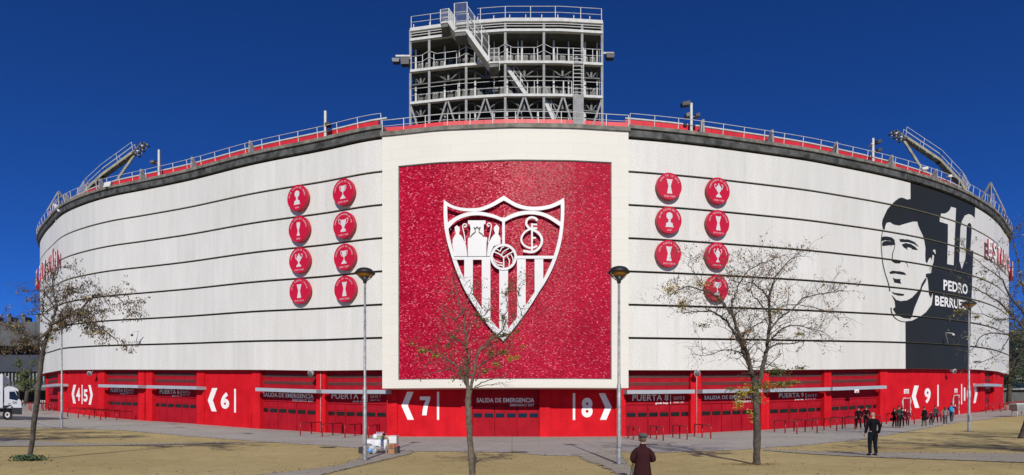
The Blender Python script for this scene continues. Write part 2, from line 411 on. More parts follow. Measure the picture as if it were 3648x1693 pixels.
def ftext(mb,txt,pxL,pxR,pyT,pyB,off,bold=.02,cut=False,mi=0,spacing=1.05):
    bm,_=textbm(txt,bold,spacing); s0,hA=loc(pxL,pyB,off); s1,_=loc(pxR,pyB,off)
    mid=(pxL+pxR)/2; _,hb=loc(mid,pyB,off); _,ht=loc(mid,pyT,off)
    for v in bm.verts: v.co.x=s0+(s1-s0)*v.co.x; v.co.y=hb+(ht-hb)*v.co.y
    flat_to_facade(mb,bm,off,cut,mi); bm.free()

# ------------------------------------------------------------------ THE GROUND
def strip(name,xs,ylo,yhi,z,m,label=None,ny=26,jit=0,parent=None,kind='structure'):
    mb=MB(); n=len(xs); vs=[];fs=[]
    for i,x in enumerate(xs):
        a=ylo(x); b=yhi(x)
        if jit:
            a+=jit*(math.sin(x*1.7)*.5+math.sin(x*4.1+1)*.3+rnd.uniform(-.25,.25))
        for j in range(ny+1):
            t=(j/ny)**1.6; y=a+(b-a)*t; vs.append((x,y,gnd(x,y)+z))
    for i in range(n-1):
        for j in range(ny): a=i*(ny+1)+j; fs.append((a,a+ny+1,a+ny+2,a+1))
    mb.add(vs,fs); o=mb.build(name,m)
    if kind: o['kind']=kind
    return o
xs=sorted(set([-420,-350,-280,-220,-180,-150,-130]+list(np.arange(-120,120.01,1.0))+[130,150,180,220,280,350,420]))
mb=MB(); ys=[-60,-30,-10,0,5,8,9.5,11,12,13,14,15,16,18,20,23,26,30,35,40,50,60,80,100,130,180,260,400,700]
vs=[(x,y,gnd(x,y)) for x in xs for y in ys]; ny=len(ys)
mb.add(vs,[(i*ny+j,(i+1)*ny+j,(i+1)*ny+j+1,i*ny+j+1) for i in range(len(xs)-1) for j in range(ny-1)],0,None,True)
mb.build('ground','sand')['kind']='structure'
def interp_pts(L):
    q=sorted([(G(a,b).x,G(a,b).y) for a,b in L]); X=[a for a,_ in q]; Y=[b for _,b in q]
    return lambda x: float(np.interp(x,X,Y))
front=interp_pts([(-160,1518),(0,1524),(232,1527),(464,1536),(696,1557),(920,1574),(1150,1588),(1277,1597),(1475,1609),(1650,1611),(1830,1613),(1935,1624),(2060,1625),(2150,1610),(2345,1613),(2560,1607),(2722,1598),(2889,1585),(3050,1570),(3232,1539),(3406,1507),(3560,1488),(3648,1481),(3760,1476)])
strip('plaza_paving',list(np.arange(-95,75.01,.5)),front,lambda x:max(front(x)+20,150),.012,'pave',jit=.22,ny=40)
# paths: bands between two pixel-derived edges on the ground
def path(name,lo,hi,x0,x1,jit=.1,z=.02):
    a=interp_pts(lo); b=interp_pts(hi)
    strip(name,list(np.arange(x0,x1+.01,.25)),a,lambda x:max(b(x),a(x)+.02),z,'path',jit=jit,ny=6)
# diagonal path beside the left lamp, then its twin by the right lamp
A=[G(1475,1611),G(1450,1621),G(1300,1658),G(1148,1693)]; B=[G(1300,1600),G(1290,1632),G(1180,1664),G(950,1690)]
PATH_EDGES=[[(x,front(x)) for x in np.arange(-60,60,1.0)]]
def quadpath(name,A,B,z=.02,n=30):
    PATH_EDGES.append([(p.x,p.y) for p in A]); PATH_EDGES.append([(p.x,p.y) for p in B])
    A=A+[A[-1]+(A[-1]-A[-2])*1.6]; B=B+[B[-1]+(B[-1]-B[-2])*1.6]
    A=smoothline([tuple(p) for p in A],8); B=smoothline([tuple(p) for p in B],8); mb=MB(); vs=[];fs=[]; m=10
    for i,(a,b) in enumerate(zip(A,B)):
        ja=rnd.uniform(-.04,.04); jb=rnd.uniform(-.12,.12)
        for j in range(m+1):
            t=j/m; x=a[0]+(b[0]-a[0])*t+(ja if j==0 else jb if j==m else 0); y=a[1]+(b[1]-a[1])*t
            vs.append((x,y,gnd(x,y)+z))
    for i in range(len(A)-1):
        for j in range(m): q=i*(m+1)+j; fs.append((q,q+1,q+m+2,q+m+1))
    # face up
    p=[Vector(vs[k]) for k in fs[0][:3]]
    if (p[1]-p[0]).cross(p[2]-p[0]).z<0: fs=[f[::-1] for f in fs]
    mb.add(vs,fs); mb.build(name,'path')['kind']='structure'
quadpath('path',A,B)
quadpath('path',[G(2190,1608),G(2228,1640),G(2245,1668),G(2290,1693)],[G(2040,1618),G(2092,1642),G(2125,1655),G(2200,1690)])
# far pale paths crossing the sand on both sides
quadpath('path',[G(-140,1592),G(20,1592),G(300,1590),G(560,1586),G(800,1581)],[G(-140,1560),G(20,1564),G(300,1581),G(560,1580),G(800,1578)],.022)
quadpath('path',[G(2722,1606),G(2900,1620),G(3100,1630),G(3400,1641),G(3700,1652)],[G(2722,1601),G(2900,1609),G(3100,1613),G(3400,1616),G(3700,1618)],.022)
# sandy lot beyond the right end
strip('sand_lot',list(np.arange(64,120,1.0)),lambda x:76+.2*abs(x-64),lambda x:150,.02,'sand',ny=6,jit=.3)
# painted bay line near the lorry
mb=MB(); a=G(70,1494); b=G(205,1524)
mb.add([(a.x,a.y,gnd(a.x,a.y)+.03),(b.x,b.y,gnd(b.x,b.y)+.03),(b.x,b.y+.16,gnd(b.x,b.y)+.03),(a.x,a.y+.16,gnd(a.x,a.y)+.03)],[(0,1,2,3)])
mb.build('painted_line','white')['kind']='structure'
for (px,py) in ((640,1523),(1850,1612),(1168,1595),(2320,1585),(165,1474),(3090,1530),(880,1545)):
    p=G(px,py); mb=MB(); 
    mb.add([(p.x+dx,p.y+dy,gnd(p.x,p.y)+.03) for dx,dy in ((-.35,-.3),(.35,-.3),(.35,.3),(-.35,.3))],[(0,1,2,3)])
    o=mb.build('drain_cover','steel_dark'); o['kind']='structure'
# ------------------------------------------------------------------ THE STADIUM
ST=thing('football_stadium',(0,41,0),'huge curved football stadium clad in white sheet bands above a red gated ground floor','stadium')
SL,SR=s_of(140),s_of(3597); 
sA,sB=SL-62,SR+62
for i in range(7):
    mb=MB(); fblock(mb,sA,sB,i*BH,(i+1)*BH-GAP,-.14,0,step=.5); mb.build('cladding_band','clad',ST)
mb=MB(); fblock(mb,sA,sB,.05,17.0,-.55,-.4,step=.8); mb.build('backing_wall','void',ST)
for a,b in ((sA,s_of(1358,.4)),(s_of(2243,.4),sB)):
    mb=MB(); fblock(mb,a,b,16.97,17.50,-.1,.22,step=.6); mb.build('fascia','fascia',ST)
    mb=MB(); fblock(mb,a,b,17.503,17.74,-.9,.36,step=.6); mb.build('roof_ledge','concrete',ST)
mb=MB(); fblock(mb,sA,sB,17.0,17.55,-9,-.95,step=1.5); mb.build('roof_deck','concrete',ST)
mb=MB(); fblock(mb,sA,sB,-.02,.03,-1.0,-.15,step=1); mb.build('soffit','red_door',ST)
# red roof parapet with a grey pipe on top, railing, fins
cA,cB=s_of(1355,.4),s_of(2246,.4)
for a,b in ((sA+22,cA),(cB,sB-22)):
    mb=MB(); s=a
    while s<b-.8: fblock(mb,s,min(b,s+1.43),17.745,18.66,-.72,-.62,step=.8); s+=1.45
    mb.build('roof_parapet','red_panel',ST)
mb=MB(); n=int((sB-sA)/1.2)
[mb.tube([P(a+(b-a)*i/80,18.70,-.62) for i in range(81)],.075,6) for a,b in ((sA+20,cA),(cB,sB-20))]; mb.build('parapet_pipe','steel_light',ST)
def railing(name,a,b,h0,hh,off,parent,gap=1.9,m='steel_light',lean=.12,mid=True,r=.024):
    mb=MB(); n=max(1,int((b-a)/gap))
    L=[a+(b-a)*i/(n*3) for i in range(n*3+1)]
    mb.tube([P(s,h0+hh,off+lean) for s in L],r,5)
    if mid: mb.tube([P(s,h0+hh*.5,off+lean*.5) for s in L],r*.6,4)
    for i in range(n+1):
        s=a+(b-a)*i/n; mb.beam(P(s,h0-.2,off),P(s,h0+hh,off+lean),.045,.05)
    return mb.build(name,m,parent)
pass
railing('roof_railing',SL-30,cA,17.74,.82,.22,ST,mid=False)
railing('roof_railing',cB,SR+30,17.74,.82,.22,ST,mid=False)
for px in (240,362,508,690,896,2500,2746,2975,3172,3330):
    s=s_of(px); t=P(s,0)-P(s-.1,0); t.normalize(); mb=MB()
    pr=[(-.30,17.75),(.26,17.75),(.20,18.80),(.04,18.80),(-.30,18.1)]
    vs=[]
    for d in (-.09,.09):
        for o,h in pr: vs.append(P(s,h,o)+t*d)
    n=len(pr); mb.add(vs,[tuple(range(n)),tuple(range(2*n-1,n-1,-1))]+[(i,i+n,(i+1)%n+n,(i+1)%n) for i in range(n)])
    mb.build('parapet_fin','steel',ST)
# ---- the framed mosaic block in the middle
ffx=lambda px:float(np.interp(px,[1362,1560,1824,2040,2239],[39.45,38.6,38.2,38.3,38.75]))
BX=np.linspace(1362,2239,41); bz=[ffx(p) for p in BX]; bz=list(np.convolve(np.pad(bz,2,'edge'),[.1,.2,.4,.2,.1],'valid'))
BXm=[X_(p,z) for p,z in zip(BX,bz)]
def FY_(x): return float(np.interp(x,BXm,bz))
ZT=21.14; ZB=3.46; xL,xR=BXm[0],BXm[-1]
def arcblock(mb,x0,x1,z0,z1,o0,o1,n=24):
    vs=[];uv=[];fs=[]
    for i in range(n+1):
        x=x0+(x1-x0)*i/n; y=FY_(x)
        for z,o in ((z0,o0),(z0,o1),(z1,o1),(z1,o0)): vs.append((x,y-o,z)); uv.append((x,z))
    for i in range(n):
        for k in range(4): k2=(k+1)%4; a=i*4;b=a+4; fs.append((a+k,b+k,b+k2,a+k2))
    fs+=[(0,1,2,3),(n*4+3,n*4+2,n*4+1,n*4)]; mb.add(vs,fs,0,uv)
pxl,pxr=1419,2180; mxL=X_(1419,39.2); mxR=X_(2180,38.5); mzT=EYE+(HZ-568)*38.2/F; mzB=EYE+(HZ-1351)*38.3/F
mb=MB()
arcblock(mb,xL,mxL,ZB,ZT,-2.2,0,6); arcblock(mb,mxR,xR,ZB,ZT,-2.2,0,6)
arcblock(mb,mxL,mxR,mzT,ZT,-2.2,0,24); arcblock(mb,mxL,mxR,ZB,mzB,-2.2,0,24)
mb.build('white_frame','frame',ST)
mb=MB(); arcblock(mb,mxL,mxR,mzB,mzT,-.6,-.1,30); mb.build('mosaic_panel','mosaic',ST)
mb=MB(); arcblock(mb,mxL+.003,mxR-.003,mzT-.05,mzT-.003,-.09,-.04,24); arcblock(mb,mxL+.003,mxR-.003,mzB+.003,mzB+.05,-.09,-.04,24)
for x in (mxL+.03,mxR-.03): mb.box((x,FY_(x)+.065,(mzB+mzT)/2),(.05,.05,mzT-mzB-.12))
mb.build('mosaic_trim','steel_dark',ST)
mb=MB(); arcblock(mb,xL-.12,xR+.12,ZT+.003,ZT+.28,-2.9,.12,30); mb.build('frame_coping','concrete',ST)
def fr_pts(z,o,n=22): return [(xL+(xR-xL)*i/n,FY_(xL+(xR-xL)*i/n)-o,z) for i in range(n+1)]
mb=MB(); mb.tube(fr_pts(ZT+1.13,.0),.028,5); mb.tube(fr_pts(ZT+.72,.0),.02,5)
for p in fr_pts(ZT+.2,0,11): mb.beam(p,(p[0],p[1],ZT+1.13),.05)
mb.build('roof_railing','steel_light',ST)
mb=MB()
for i in range(12):
    x0=xL-.4+(xR-xL+.8)*i/12; x1=xL-.4+(xR-xL+.8)*(i+1)/12-.02; y0=FY_(x0)+2.1; y1=FY_(x1)+2.1
    mb.hexa([(x0,y0,ZT+.25),(x1,y1,ZT+.25),(x1,y1+.1,ZT+.25),(x0,y0+.1,ZT+.25),(x0,y0,ZT+1.72),(x1,y1,ZT+1.72),(x1,y1+.1,ZT+1.72),(x0,y0+.1,ZT+1.72)])
mb.build('roof_parapet','red_panel',ST)
# fill between coping and roof behind the frame
mb=MB(); mb.box(((xL+xR)/2,42.6,(ZT+17.5)/2-.2),(xR-xL-1.2,3.0,ZT-17.5)); mb.build('roof_block','concrete',ST)
# ---- ground floor
HG=-4.86-.9     # below the ground
mb=MB(); fblock(mb,sA,sB,HG,-.03,-1.6,-1.2,step=1); mb.build('inner_wall','red_door',ST)
WO=-.55         # wall face offset
def pillar(px0,px1,o=WO+.13):
    mb=MB(); fblock(mb,s_of(px0,o),s_of(px1,o),HG,-.03,-1.2,o,step=.5)
    # shallow grooves of the block courses on one edge: thin proud courses
    s0,s1=s_of(px0,o),s_of(px1,o); h=-5.0
    while h<-.45:
        fblock(mb,s0+(s1-s0)*.50,s1-.02,h,h+.43,o+.002,o+.018,step=1); h+=.455
    mb.build('pillar','red_pillar',ST)
def wall(px0,px1):
    mb=MB(); a,b=s_of(px0,WO),s_of(px1,WO); fblock(mb,a,b,HG,-.03,-1.2,WO,step=.5)
    fblock(mb,a,b,HG,-3.62,WO+.003,WO+.045,step=.5)
    return mb.build('red_wall','red',ST)
gate_no=[0]
def gate(px0,px1,canopy=None,nd=3,win=6,short=False,clabel=None):
    go=WO-.20; a,b=s_of(px0,go),s_of(px1,go); L=b-a
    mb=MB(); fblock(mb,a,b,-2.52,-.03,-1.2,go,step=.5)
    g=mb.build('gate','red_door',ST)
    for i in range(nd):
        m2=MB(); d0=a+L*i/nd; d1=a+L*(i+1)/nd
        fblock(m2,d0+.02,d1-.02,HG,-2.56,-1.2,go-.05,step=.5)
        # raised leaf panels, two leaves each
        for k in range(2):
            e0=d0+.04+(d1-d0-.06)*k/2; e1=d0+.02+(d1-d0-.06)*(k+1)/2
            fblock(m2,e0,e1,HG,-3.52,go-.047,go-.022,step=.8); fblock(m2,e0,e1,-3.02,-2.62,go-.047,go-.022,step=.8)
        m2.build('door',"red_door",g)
    m3=MB()
    for k in range(win):
        e0=a+L*(k+.10)/win; e1=a+L*(k+.90)/win
        fblock(m3,e0,e1,-3.42,-3.12,go-.046,go-.012,step=.8)
    m3.build('window_strip','glass',g)
    m4=MB()
    for (h0,h1) in ((-.52,-.28),(-1.08,-.82)):
        n=4
        for k in range(n):
            hh=h0+(h1-h0)*k/n; fblock(m4,a+.05,b-.05,hh,hh+.03,go+.003,go+.05,step=1)
    m4.build('louver','louver',g)
    if canopy:
        m5=MB(); c0,c1=s_of(canopy[0],.35),s_of(canopy[1],.35)
        fblock(m5,c0,c1,-1.75,-1.47,go+.003,.36,step=.5); m5.build('canopy','grey_canopy',g)
    return g
bays=[('g',158,206,(150,206),2,3),('p',206,232),('w',232,353),('p',353,372),('g',372,492,(350,492),3,6),('p',492,515),('p',519,543),('g',543,700,(522,700),3,6),('p',700,727),('w',727,897),('p',897,927),
 ('g',927,1126,(910,1127),3,6),('p',1126,1159),('g',1159,1378,(1145,1380),3,6),('p',1378,1415),('w',1415,1643),('p',1643,1682),('g',1682,1922,None,3,6),('p',1922,1960),('w',1960,2192),('p',2192,2229),
 ('g',2229,2461,(2234,2475),3,6),('p',2461,2498),('g',2498,2712,(2503,2716),3,6),('p',2712,2741),('g',2741,2937,(2744,2958),3,6),('p',2937,2962),('g',2962,3136,(2966,3158),3,6),('p',3136,3163),('w',3163,3493),('p',3493,3508),('g',3508,3540,(3506,3570),2,2),('p',3540,3563)]
for b in bays:
    if b[0]=='p': pillar(b[1],b[2])
    elif b[0]=='w': wall(b[1],b[2])
    else: gate(b[1],b[2],b[3],b[4],b[5])
# round the far sides: plain walls and pillars
for (a,b) in ((sA,s_of(158,WO)),(s_of(3563,WO),sB)):
    mb=MB(); fblock(mb,a,b,HG,-.03,-1.2,WO,step=1); mb.build('red_wall','red',ST)
    s=a+6
    while s<b-6:
        m=MB(); fblock(m,s,s+.8,HG,-.03,WO+.003,WO+.22); m.build('pillar','red_pillar',ST); s+=8
# ---- doors with bare plaster round them
for i,(x0,x1,y0,y1) in enumerate(((3219,3241,1421,1500),(3399,3414,1411,1478))):
    o=WO+.06
    mb=MB(); q=[]; 
    n=36
    for k in range(n):
        t=k/n*4; e=int(t); f=t-e
        base=[(x0-2+(x1-x0+4)*f,y0-4),(x1+4,y0-5+(y1-y0)*f),(x1+4-(x1-x0+8)*f,y1+2),(x0-4,y1+2-(y1-y0)*f)][e]
        q.append((base[0]+rnd.uniform(-2.6,2.6)*(1 if e in(1,3) else .4),base[1]+rnd.uniform(-2.5,2)*(1 if e!=2 else 0)))
    fpoly(mb,q,o); pl=mb.build('plaster_patch','plaster',ST)
    mb=MB(); a,b=s_of(x0,o),s_of(x1,o); _,h0=loc(x0,y1,o); _,h1=loc(x0,y0,o)
    fblock(mb,a,b,h0-.3,h1,o+.004,o+.03,step=.5); d=mb.build('service_door','red_door',ST)
    mb=MB(); fblock(mb,a+.12,a+.22,(h0+h1)/2-.1,(h0+h1)/2+.05,o+.031,o+.07); mb.build('door_handle','white_letter',d)
# small paper notices
for k,(x0,x1,y0,y1,t) in enumerate(((3220,3237,1387,1403,3),(3400,3410,1385,1400,3),(3044,3059,1388,1400,2))):
    o=WO+.02 if k<2 else .37; mb=MB(); a,b=s_of(x0,o),s_of(x1,o); _,h0=loc(x0,y1,o); _,h1=loc(x0,y0,o)
    fblock(mb,a,b,h0,h1,o+.001,o+.025); m2=MB()
    for j in range(t): fblock(m2,a+.08,b-.08,h1-.12-(h1-h0-.1)*j/t-.05,h1-.12-(h1-h0-.1)*j/t,o+.026,o+.03)
    p=mb.build('notice_board','white_letter',None)
    tag(p,['white notice above the plastered service door left of the 9','white notice above the narrow service door at the right end of the wall','white notice on the edge of a grey canopy by the parking bays'][k],'notice')
    m2.build('lettering','wine_edge',p)
# conduit pipes on pillars
for px in (1142,2482):
    o=WO+.16; mb=MB(); s=s_of(px,o); mb.tube([P(s,-4.9,o),P(s,-.1,o)],.02,5); mb.build('conduit','plaster',ST)
# ---- writing on the wall
def letters(fn,name='painted_lettering',m='white_letter',parent=ST,label=None):
    mb=MB(); fn(mb); return mb.build(name,m,parent,label)
o_=WO+.012
def r5(p): return (1300+p[0]/2.862,1300+p[1]/2.862)
def r2(p): return (p[0]/1.724,1000+p[1]/1.724)
def r3(p): return (3000+p[0]/1.7238,1000+p[1]/1.7238)
def w7(mb):
    fpoly(mb,[r5(p) for p in [(432,275),(496,275),(437,417),(500,562),(437,562),(372,417)]],o_)
    fpoly(mb,[r5(p) for p in [(560,323),(667,323),(667,352),(648,400),(636,455),(628,515),(583,515),(590,455),(602,405),(622,360),(560,360)]],o_)
    fpoly(mb,[r5(p) for p in [(735,275),(757,275),(757,567),(735,567)]],o_)
letters(w7,'painted_number')
def w8(mb):
    fpoly(mb,[r5(p) for p in [(2120,290),(2144,290),(2144,585),(2120,585)]],o_)
    fpoly(mb,[r5(p) for p in [(2385,290),(2448,290),(2517,433),(2452,582),(2388,582),(2450,433)]],o_)
    ftext(mb,'8',1300+2208/2.862,1300+2322/2.862,1300+335/2.862,1300+537/2.862,o_,.045)
letters(w8,'painted_number')
def w6(mb):
    fpoly(mb,[r2(p) for p in [(1303,660),(1335,660),(1307,735),(1333,812),(1303,812),(1276,735)]],o_)
    fpoly(mb,[r2(p) for p in [(1438,665),(1449,665),(1449,818),(1438,818)]],o_)
    ftext(mb,'6',1356/1.724,1408/1.724,1000+685/1.724,1000+788/1.724,o_,.045)
letters(w6,'painted_number')
def w45(mb):
    fpoly(mb,[r2(p) for p in [(451,640),(467,640),(454,697),(466,755),(450,755),(440,697)]],o_)
    fpoly(mb,[r2(p) for p in [(543,642),(557,642),(570,702),(558,762),(544,762),(556,702)]],o_)
    fpoly(mb,[r2(p) for p in [(501,640),(507,640),(507,758),(501,758)]],o_)
    ftext(mb,'4',468/1.724,492/1.724,1000+658/1.724,1000+738/1.724,o_,.03); ftext(mb,'5',513/1.724,538/1.724,1000+668/1.724,1000+744/1.724,o_,.03)
letters(w45,'painted_number')
def w910(mb):
    fpoly(mb,[r3(p) for p in [(443,645),(471,645),(452,712),(475,782),(448,782),(428,712)]],o_)
    fpoly(mb,[r3(p) for p in [(585,640),(593,640),(593,772),(585,772)]],o_)
    fpoly(mb,[r3(p) for p in [(731,635),(737,635),(737,760),(731,760)]],o_)
    fpoly(mb,[r3(p) for p in [(805,633),(820,633),(832,690),(820,752),(806,752),(817,690)]],o_)
    ftext(mb,'9',3000+506/1.7238,3000+544/1.7238,1000+660/1.7238,1000+754/1.7238,o_,.035)
    ftext(mb,'10',3000+748/1.7238,3000+791/1.7238,1000+655/1.7238,1000+738/1.7238,o_,.035)
letters(w910,'painted_number')
og=WO-.182
def T(txt,x0,x1,y0,y1,b=.02): letters(lambda mb:ftext(mb,txt,x0,x1,y0,y1,og,b),'painted_lettering','white_letter')
def gatetext(n,tier_es,tier_en,x0,x1,y0,y1,bx,gx0,gx1):
    hh=y1-y0
    T('PUERTA '+n,x0,x1,y0,y1,.015)
    T(tier_es,x1-(x1-x0)*.36,x1-1,y1+hh*.22,y1+hh*.62,.025)
    T('GATE '+n,gx0,gx1,y0+hh*.28,y1-hh*.18,0)
    T(tier_en,gx0,gx1-1,y1+hh*.02,y1+hh*.36,0)
    letters(lambda mb:fpoly(mb,[(bx-.9,y0),(bx+.9,y0),(bx+.9,y1+hh*.5),(bx-.9,y1+hh*.5)],og))
gatetext('5','grada baja','lower tier',394,447,1384,1397.5,452,455,476)
gatetext('6','grada alta','upper tier',569,639,1388,1404,645,650,677)
gatetext('7','grada alta','upper tier',1181,1299,1401,1422,1309,1319,1356)
gatetext('8','grada baja','lower tier',2253,2381,1406,1428,2389,2400,2438)
gatetext('9','grada baja','lower tier',2775,2863,1400,1416.5,2871,2877,2908)
gatetext('10','grada baja','lower tier',3511,3532,1373,1386,3533.5,3535,3539)
def exit_(x0,x1,y0,y1):
    T('SALIDA DE EMERGENCIA',x0,x1,y0,y1,.025); T('EMERGENCY EXIT',x1-(x1-x0)*.42,x1,y1+(y1-y0)*.33,y1+(y1-y0)*.85,.01)
exit_(938,1117,1401,1417); exit_(1698,1903,1418,1434); exit_(2509,2700,1408,1422)
# ---- the dark mural on the cladding
def rm(p): return (3100+p[0]/2.2125,640+p[1]/2.2125)
D=[(318,-260),(835,-260),(828,220),(812,600),(792,1130),(783,1560),(280,1560),(278,1118),(330,1112),(390,1082),(440,1045),(485,985),(493,930),(493,895),(478,935),(463,905),(460,860),(455,800),(448,772),(438,770),(440,742),(478,738),(485,700),(490,680),(500,650),(504,600),(492,592),(488,620),(488,640),(478,615),(468,618),(460,632),(448,662),(436,645),(434,600),(436,540),(428,490),(415,440),(395,400),(378,360),(372,332),(340,331),(280,347),(228,363),(185,355),(155,336),(130,342),(118,370),(115,395),(100,392),(93,350),(97,318),(112,285),(135,235),(165,200),(195,170),(225,148),(245,142),(265,146),(290,157),(318,153)]
J=[(168,908),(185,925),(205,948),(240,958),(290,952),(330,930),(360,898),(395,860),(405,825),(432,780),(446,775),(440,800),(410,850),(400,890),(375,950),(350,1010),(333,1070),(318,1098),(265,1092),(205,1065),(178,1020),(198,1005),(193,960)]
def mural_dark(mb):
    fpoly(mb,[rm(p) for p in D],.006,True); fpoly(mb,[rm(p) for p in J],.009,True)
    for L,w0,w1 in (([(165,1010),(168,1045),(190,1085),(235,1115),(290,1122),(345,1114),(390,1088)],10,4),([(100,395),(90,450),(87,520),(93,600),(100,660),(118,740),(138,800),(150,845),(154,882)],5,9),
                  ([(197,505),(190,545),(178,580),(174,630)],4,7),([(278,652),(292,668),(300,692)],3,3)):
        fpoly(mb,[rm(p) for p in ribbon(smoothline(L,3),w0,w1)],.012,True)
    for q in ([(88,455),(105,449),(130,448),(170,456),(192,475),(196,502),(188,508),(165,484),(120,478),(90,486)],[(95,500),(105,488),(130,482),(165,487),(196,503),(190,518),(170,515),(166,530),(160,517),(130,521),(95,525)],
              [(165,626),(200,634),(220,640),(243,650),(235,661),(200,661),(175,648)],[(228,470),(260,468),(275,473),(285,470),(310,475),(350,492),(385,530),(375,527),(345,508),(300,494),(240,493)],
              [(248,512),(280,500),(320,508),(355,530),(378,556),(355,555),(330,549),(325,540),(300,534),(288,540),(300,552),(290,550),(265,535)],
              [(150,730),(175,718),(210,722),(240,724),(265,730),(283,745),(280,753),(240,748),(200,741),(160,744)],[(178,773),(200,783),(225,784),(240,783),(238,800),(246,822),(190,812),(186,795)],[(166,882),(195,893),(240,898),(270,903),(262,917),(220,915),(185,903)]):
        fpoly(mb,[rm(p) for p in q],.012,True)
mural=letters(mural_dark,'portrait_mural','clad_dark',ST,'dark stencil portrait of a man with the number 10 painted on the cladding')
def mural_white(mb):
    fpoly(mb,[rm(p) for p in [(558,268),(590,268),(612,256),(628,238),(637,215),(677,226),(668,430),(658,676),(607,666),(613,450),(613,352),(548,332),(549,300),(556,298)]],.015,True)
    ring_o=[(775,272),(800,280),(828,310),(834,345),(828,500),(818,650),(804,720),(760,740),(722,705),(703,640),(708,480),(712,380),(722,330),(745,285)]
    ring_i=[(785,340),(798,358),(800,400),(793,560),(783,640),(765,655),(750,625),(757,480),(760,380),(770,348)]
    k=11
    fpoly(mb,[rm(p) for p in ring_o[:5]+[(818,560)]+[(790,560),ring_i[2],ring_i[1],ring_i[0],ring_i[9],ring_i[8],ring_i[7],ring_i[6]]+[(722,705),(703,640),(708,480),(712,380),(722,330),(745,285)]],.015,True)
    fpoly(mb,[rm(p) for p in [(495,556),(512,552),(517,585),(510,584),(503,566),(496,570)]],.015,True)
letters(mural_white,'mural_number','mural_white',mural)
ftm=MB(); ftext(ftm,'PEDRO',3100+578/2.2125,3100+768/2.2125,640+806/2.2125,640+888/2.2125,.015,.03,True)
ftext(ftm,'BERRUEZO',3100+512/2.2125,3100+793/2.2125,640+935/2.2125,640+1012/2.2125,.015,.03,True); ftm.build('mural_name','white_letter',mural)
# ---- big letters of the stadium name on both flanks
def bigsign(txt,s0,s1,hB,hT,label,right):
    root=None; off=.42
    n=len(txt); p=P(s0,hB,off)
    root=thing('wall_sign',p,label,'sign')
    wid=(s1-s0)/n; s=s0
    for ch in txt:
        if ch==' ': s+=wid; continue
        bm,asp=textbm(ch,.03); a=s+wid*.12; b=s+wid*(.88 if ch!='I' else .4)
        H=(hT-hB)*(1.28 if ch in 'ÁÉ' else 1)
        for v in bm.verts: v.co.x=a+(b-a)*v.co.x; v.co.y=hB+H*v.co.y
        mb=MB(); bm2=bm.copy(); flat_to_facade(mb,bm,off+.003,False,0); bm.free()
        r=bmesh.ops.extrude_face_region(bm2,geom=bm2.faces[:]); 
        for v in [g for g in r['geom'] if isinstance(g,bmesh.types.BMVert)]: v.co.z=-.12
        m2=MB(); bm2.verts.ensure_lookup_table(); flat_to_facade(m2,bm2,off,False,0,thick=1); bm2.free()
        lt=m2.build('letter','dark_crimson',root); mb.build('letter_face','white_letter',lt)
        s+=wid
    return root
sz=s_of(222)
bigsign('SÁNCHEZ PIZJUÁN',s_of(222)-24.5,s_of(222),11.2,13.0,'raised white letters with crimson sides ending in PIZJUAN, round the left flank',False)
sr=s_of(3502)
bigsign('ESTADIO RAMÓN',s_of(3502),s_of(3502)+24,12.1,13.9,'raised white letters with crimson sides reading ESTADIO, round the right flank',True)
# ---- trophy medallions
PROF={
 'globe':([(.0,.62),(.12,.60),(.22,.52),(.27,.38),(.25,.22),(.16,.10),(.07,.03),(.10,-.06),(.10,-.18),(.28,-.24),(.30,-.48),(.36,-.50),(.36,-.56)],False),
 'cup':([(0,.50),(.22,.52),(.22,.42),(.20,.22),(.10,.08),(.04,.0),(.035,-.22),(.12,-.28),(.16,-.38),(.27,-.46),(.27,-.54)],(.17,.30)),
 'tall':([(0,.58),(.17,.58),(.20,.45),(.17,.22),(.09,-.02),(.06,-.12),(.09,-.3),(.16,-.45),(.16,-.56)],False),
 'liga':([(0,.42),(.30,.46),(.24,.10),(.12,-.16),(.08,-.26),(.22,-.34),(.28,-.54)],(.30,.20)),
 'hour':([(0,.55),(.26,.58),(.10,.02),(.22,-.55),(.20,-.58)],False),
 'lidded':([(0,.60),(.05,.58),(.05,.48),(.16,.36),(.24,.30),(.24,.10),(.16,-.05),(.06,-.14),(.06,-.24),(.14,-.32),(.26,-.46),(.27,-.54)],(.22,.26)),
 'urn':([(0,.62),(.06,.58),(.05,.50),(.10,.40),(.18,.34),(.22,.15),(.17,-.04),(.06,-.18),(.04,-.32),(.12,-.42),(.20,-.54)],(.20,.24))}
MED=[(1058,704.5,'globe','MEJOR EQUIPO DEL MUNDO','2006','left'),(1062.8,815.7,'tall','SUPER COPA DE EUROPA','2006','left'),(1064.5,927,'lidded','CAMPEONATO DE ESPAÑA','1947/1948','left'),(1065.7,1036.4,'hour','UEFA EUROPA LEAGUE','2015/2016','left'),
 (1221.4,683.4,'cup','CAMPEONATO DE ESPAÑA','2009/2010','left'),(1223,801,'liga','CAMPEONATO NACIONAL DE LIGA','1945/1946','left'),(1225.5,915,'cup','CAMPEONATO DE ESPAÑA','2006/2007','left'),(1227,1028.8,'hour','COPA DE LA UEFA','2005/2006','left'),
 (2385.5,663,'hour','COPA DE LA UEFA','2006/2007','right'),(2385,783.4,'globe','MEJOR EQUIPO DEL MUNDO','2007','right'),(2383.3,903,'hour','UEFA EUROPA LEAGUE','2013/2014','right'),
 (2560.6,679,'lidded','CAMPEONATO DE ESPAÑA','1938/1939','right'),(2559,794.8,'hour','UEFA EUROPA LEAGUE','2014/2015','right'),(2557.3,910,'urn','CAMPEONATO DE ESPAÑA','1934/1935','right'),(2555.6,1026.8,'cup','SUPERCOPA DE ESPAÑA','2007','right')]
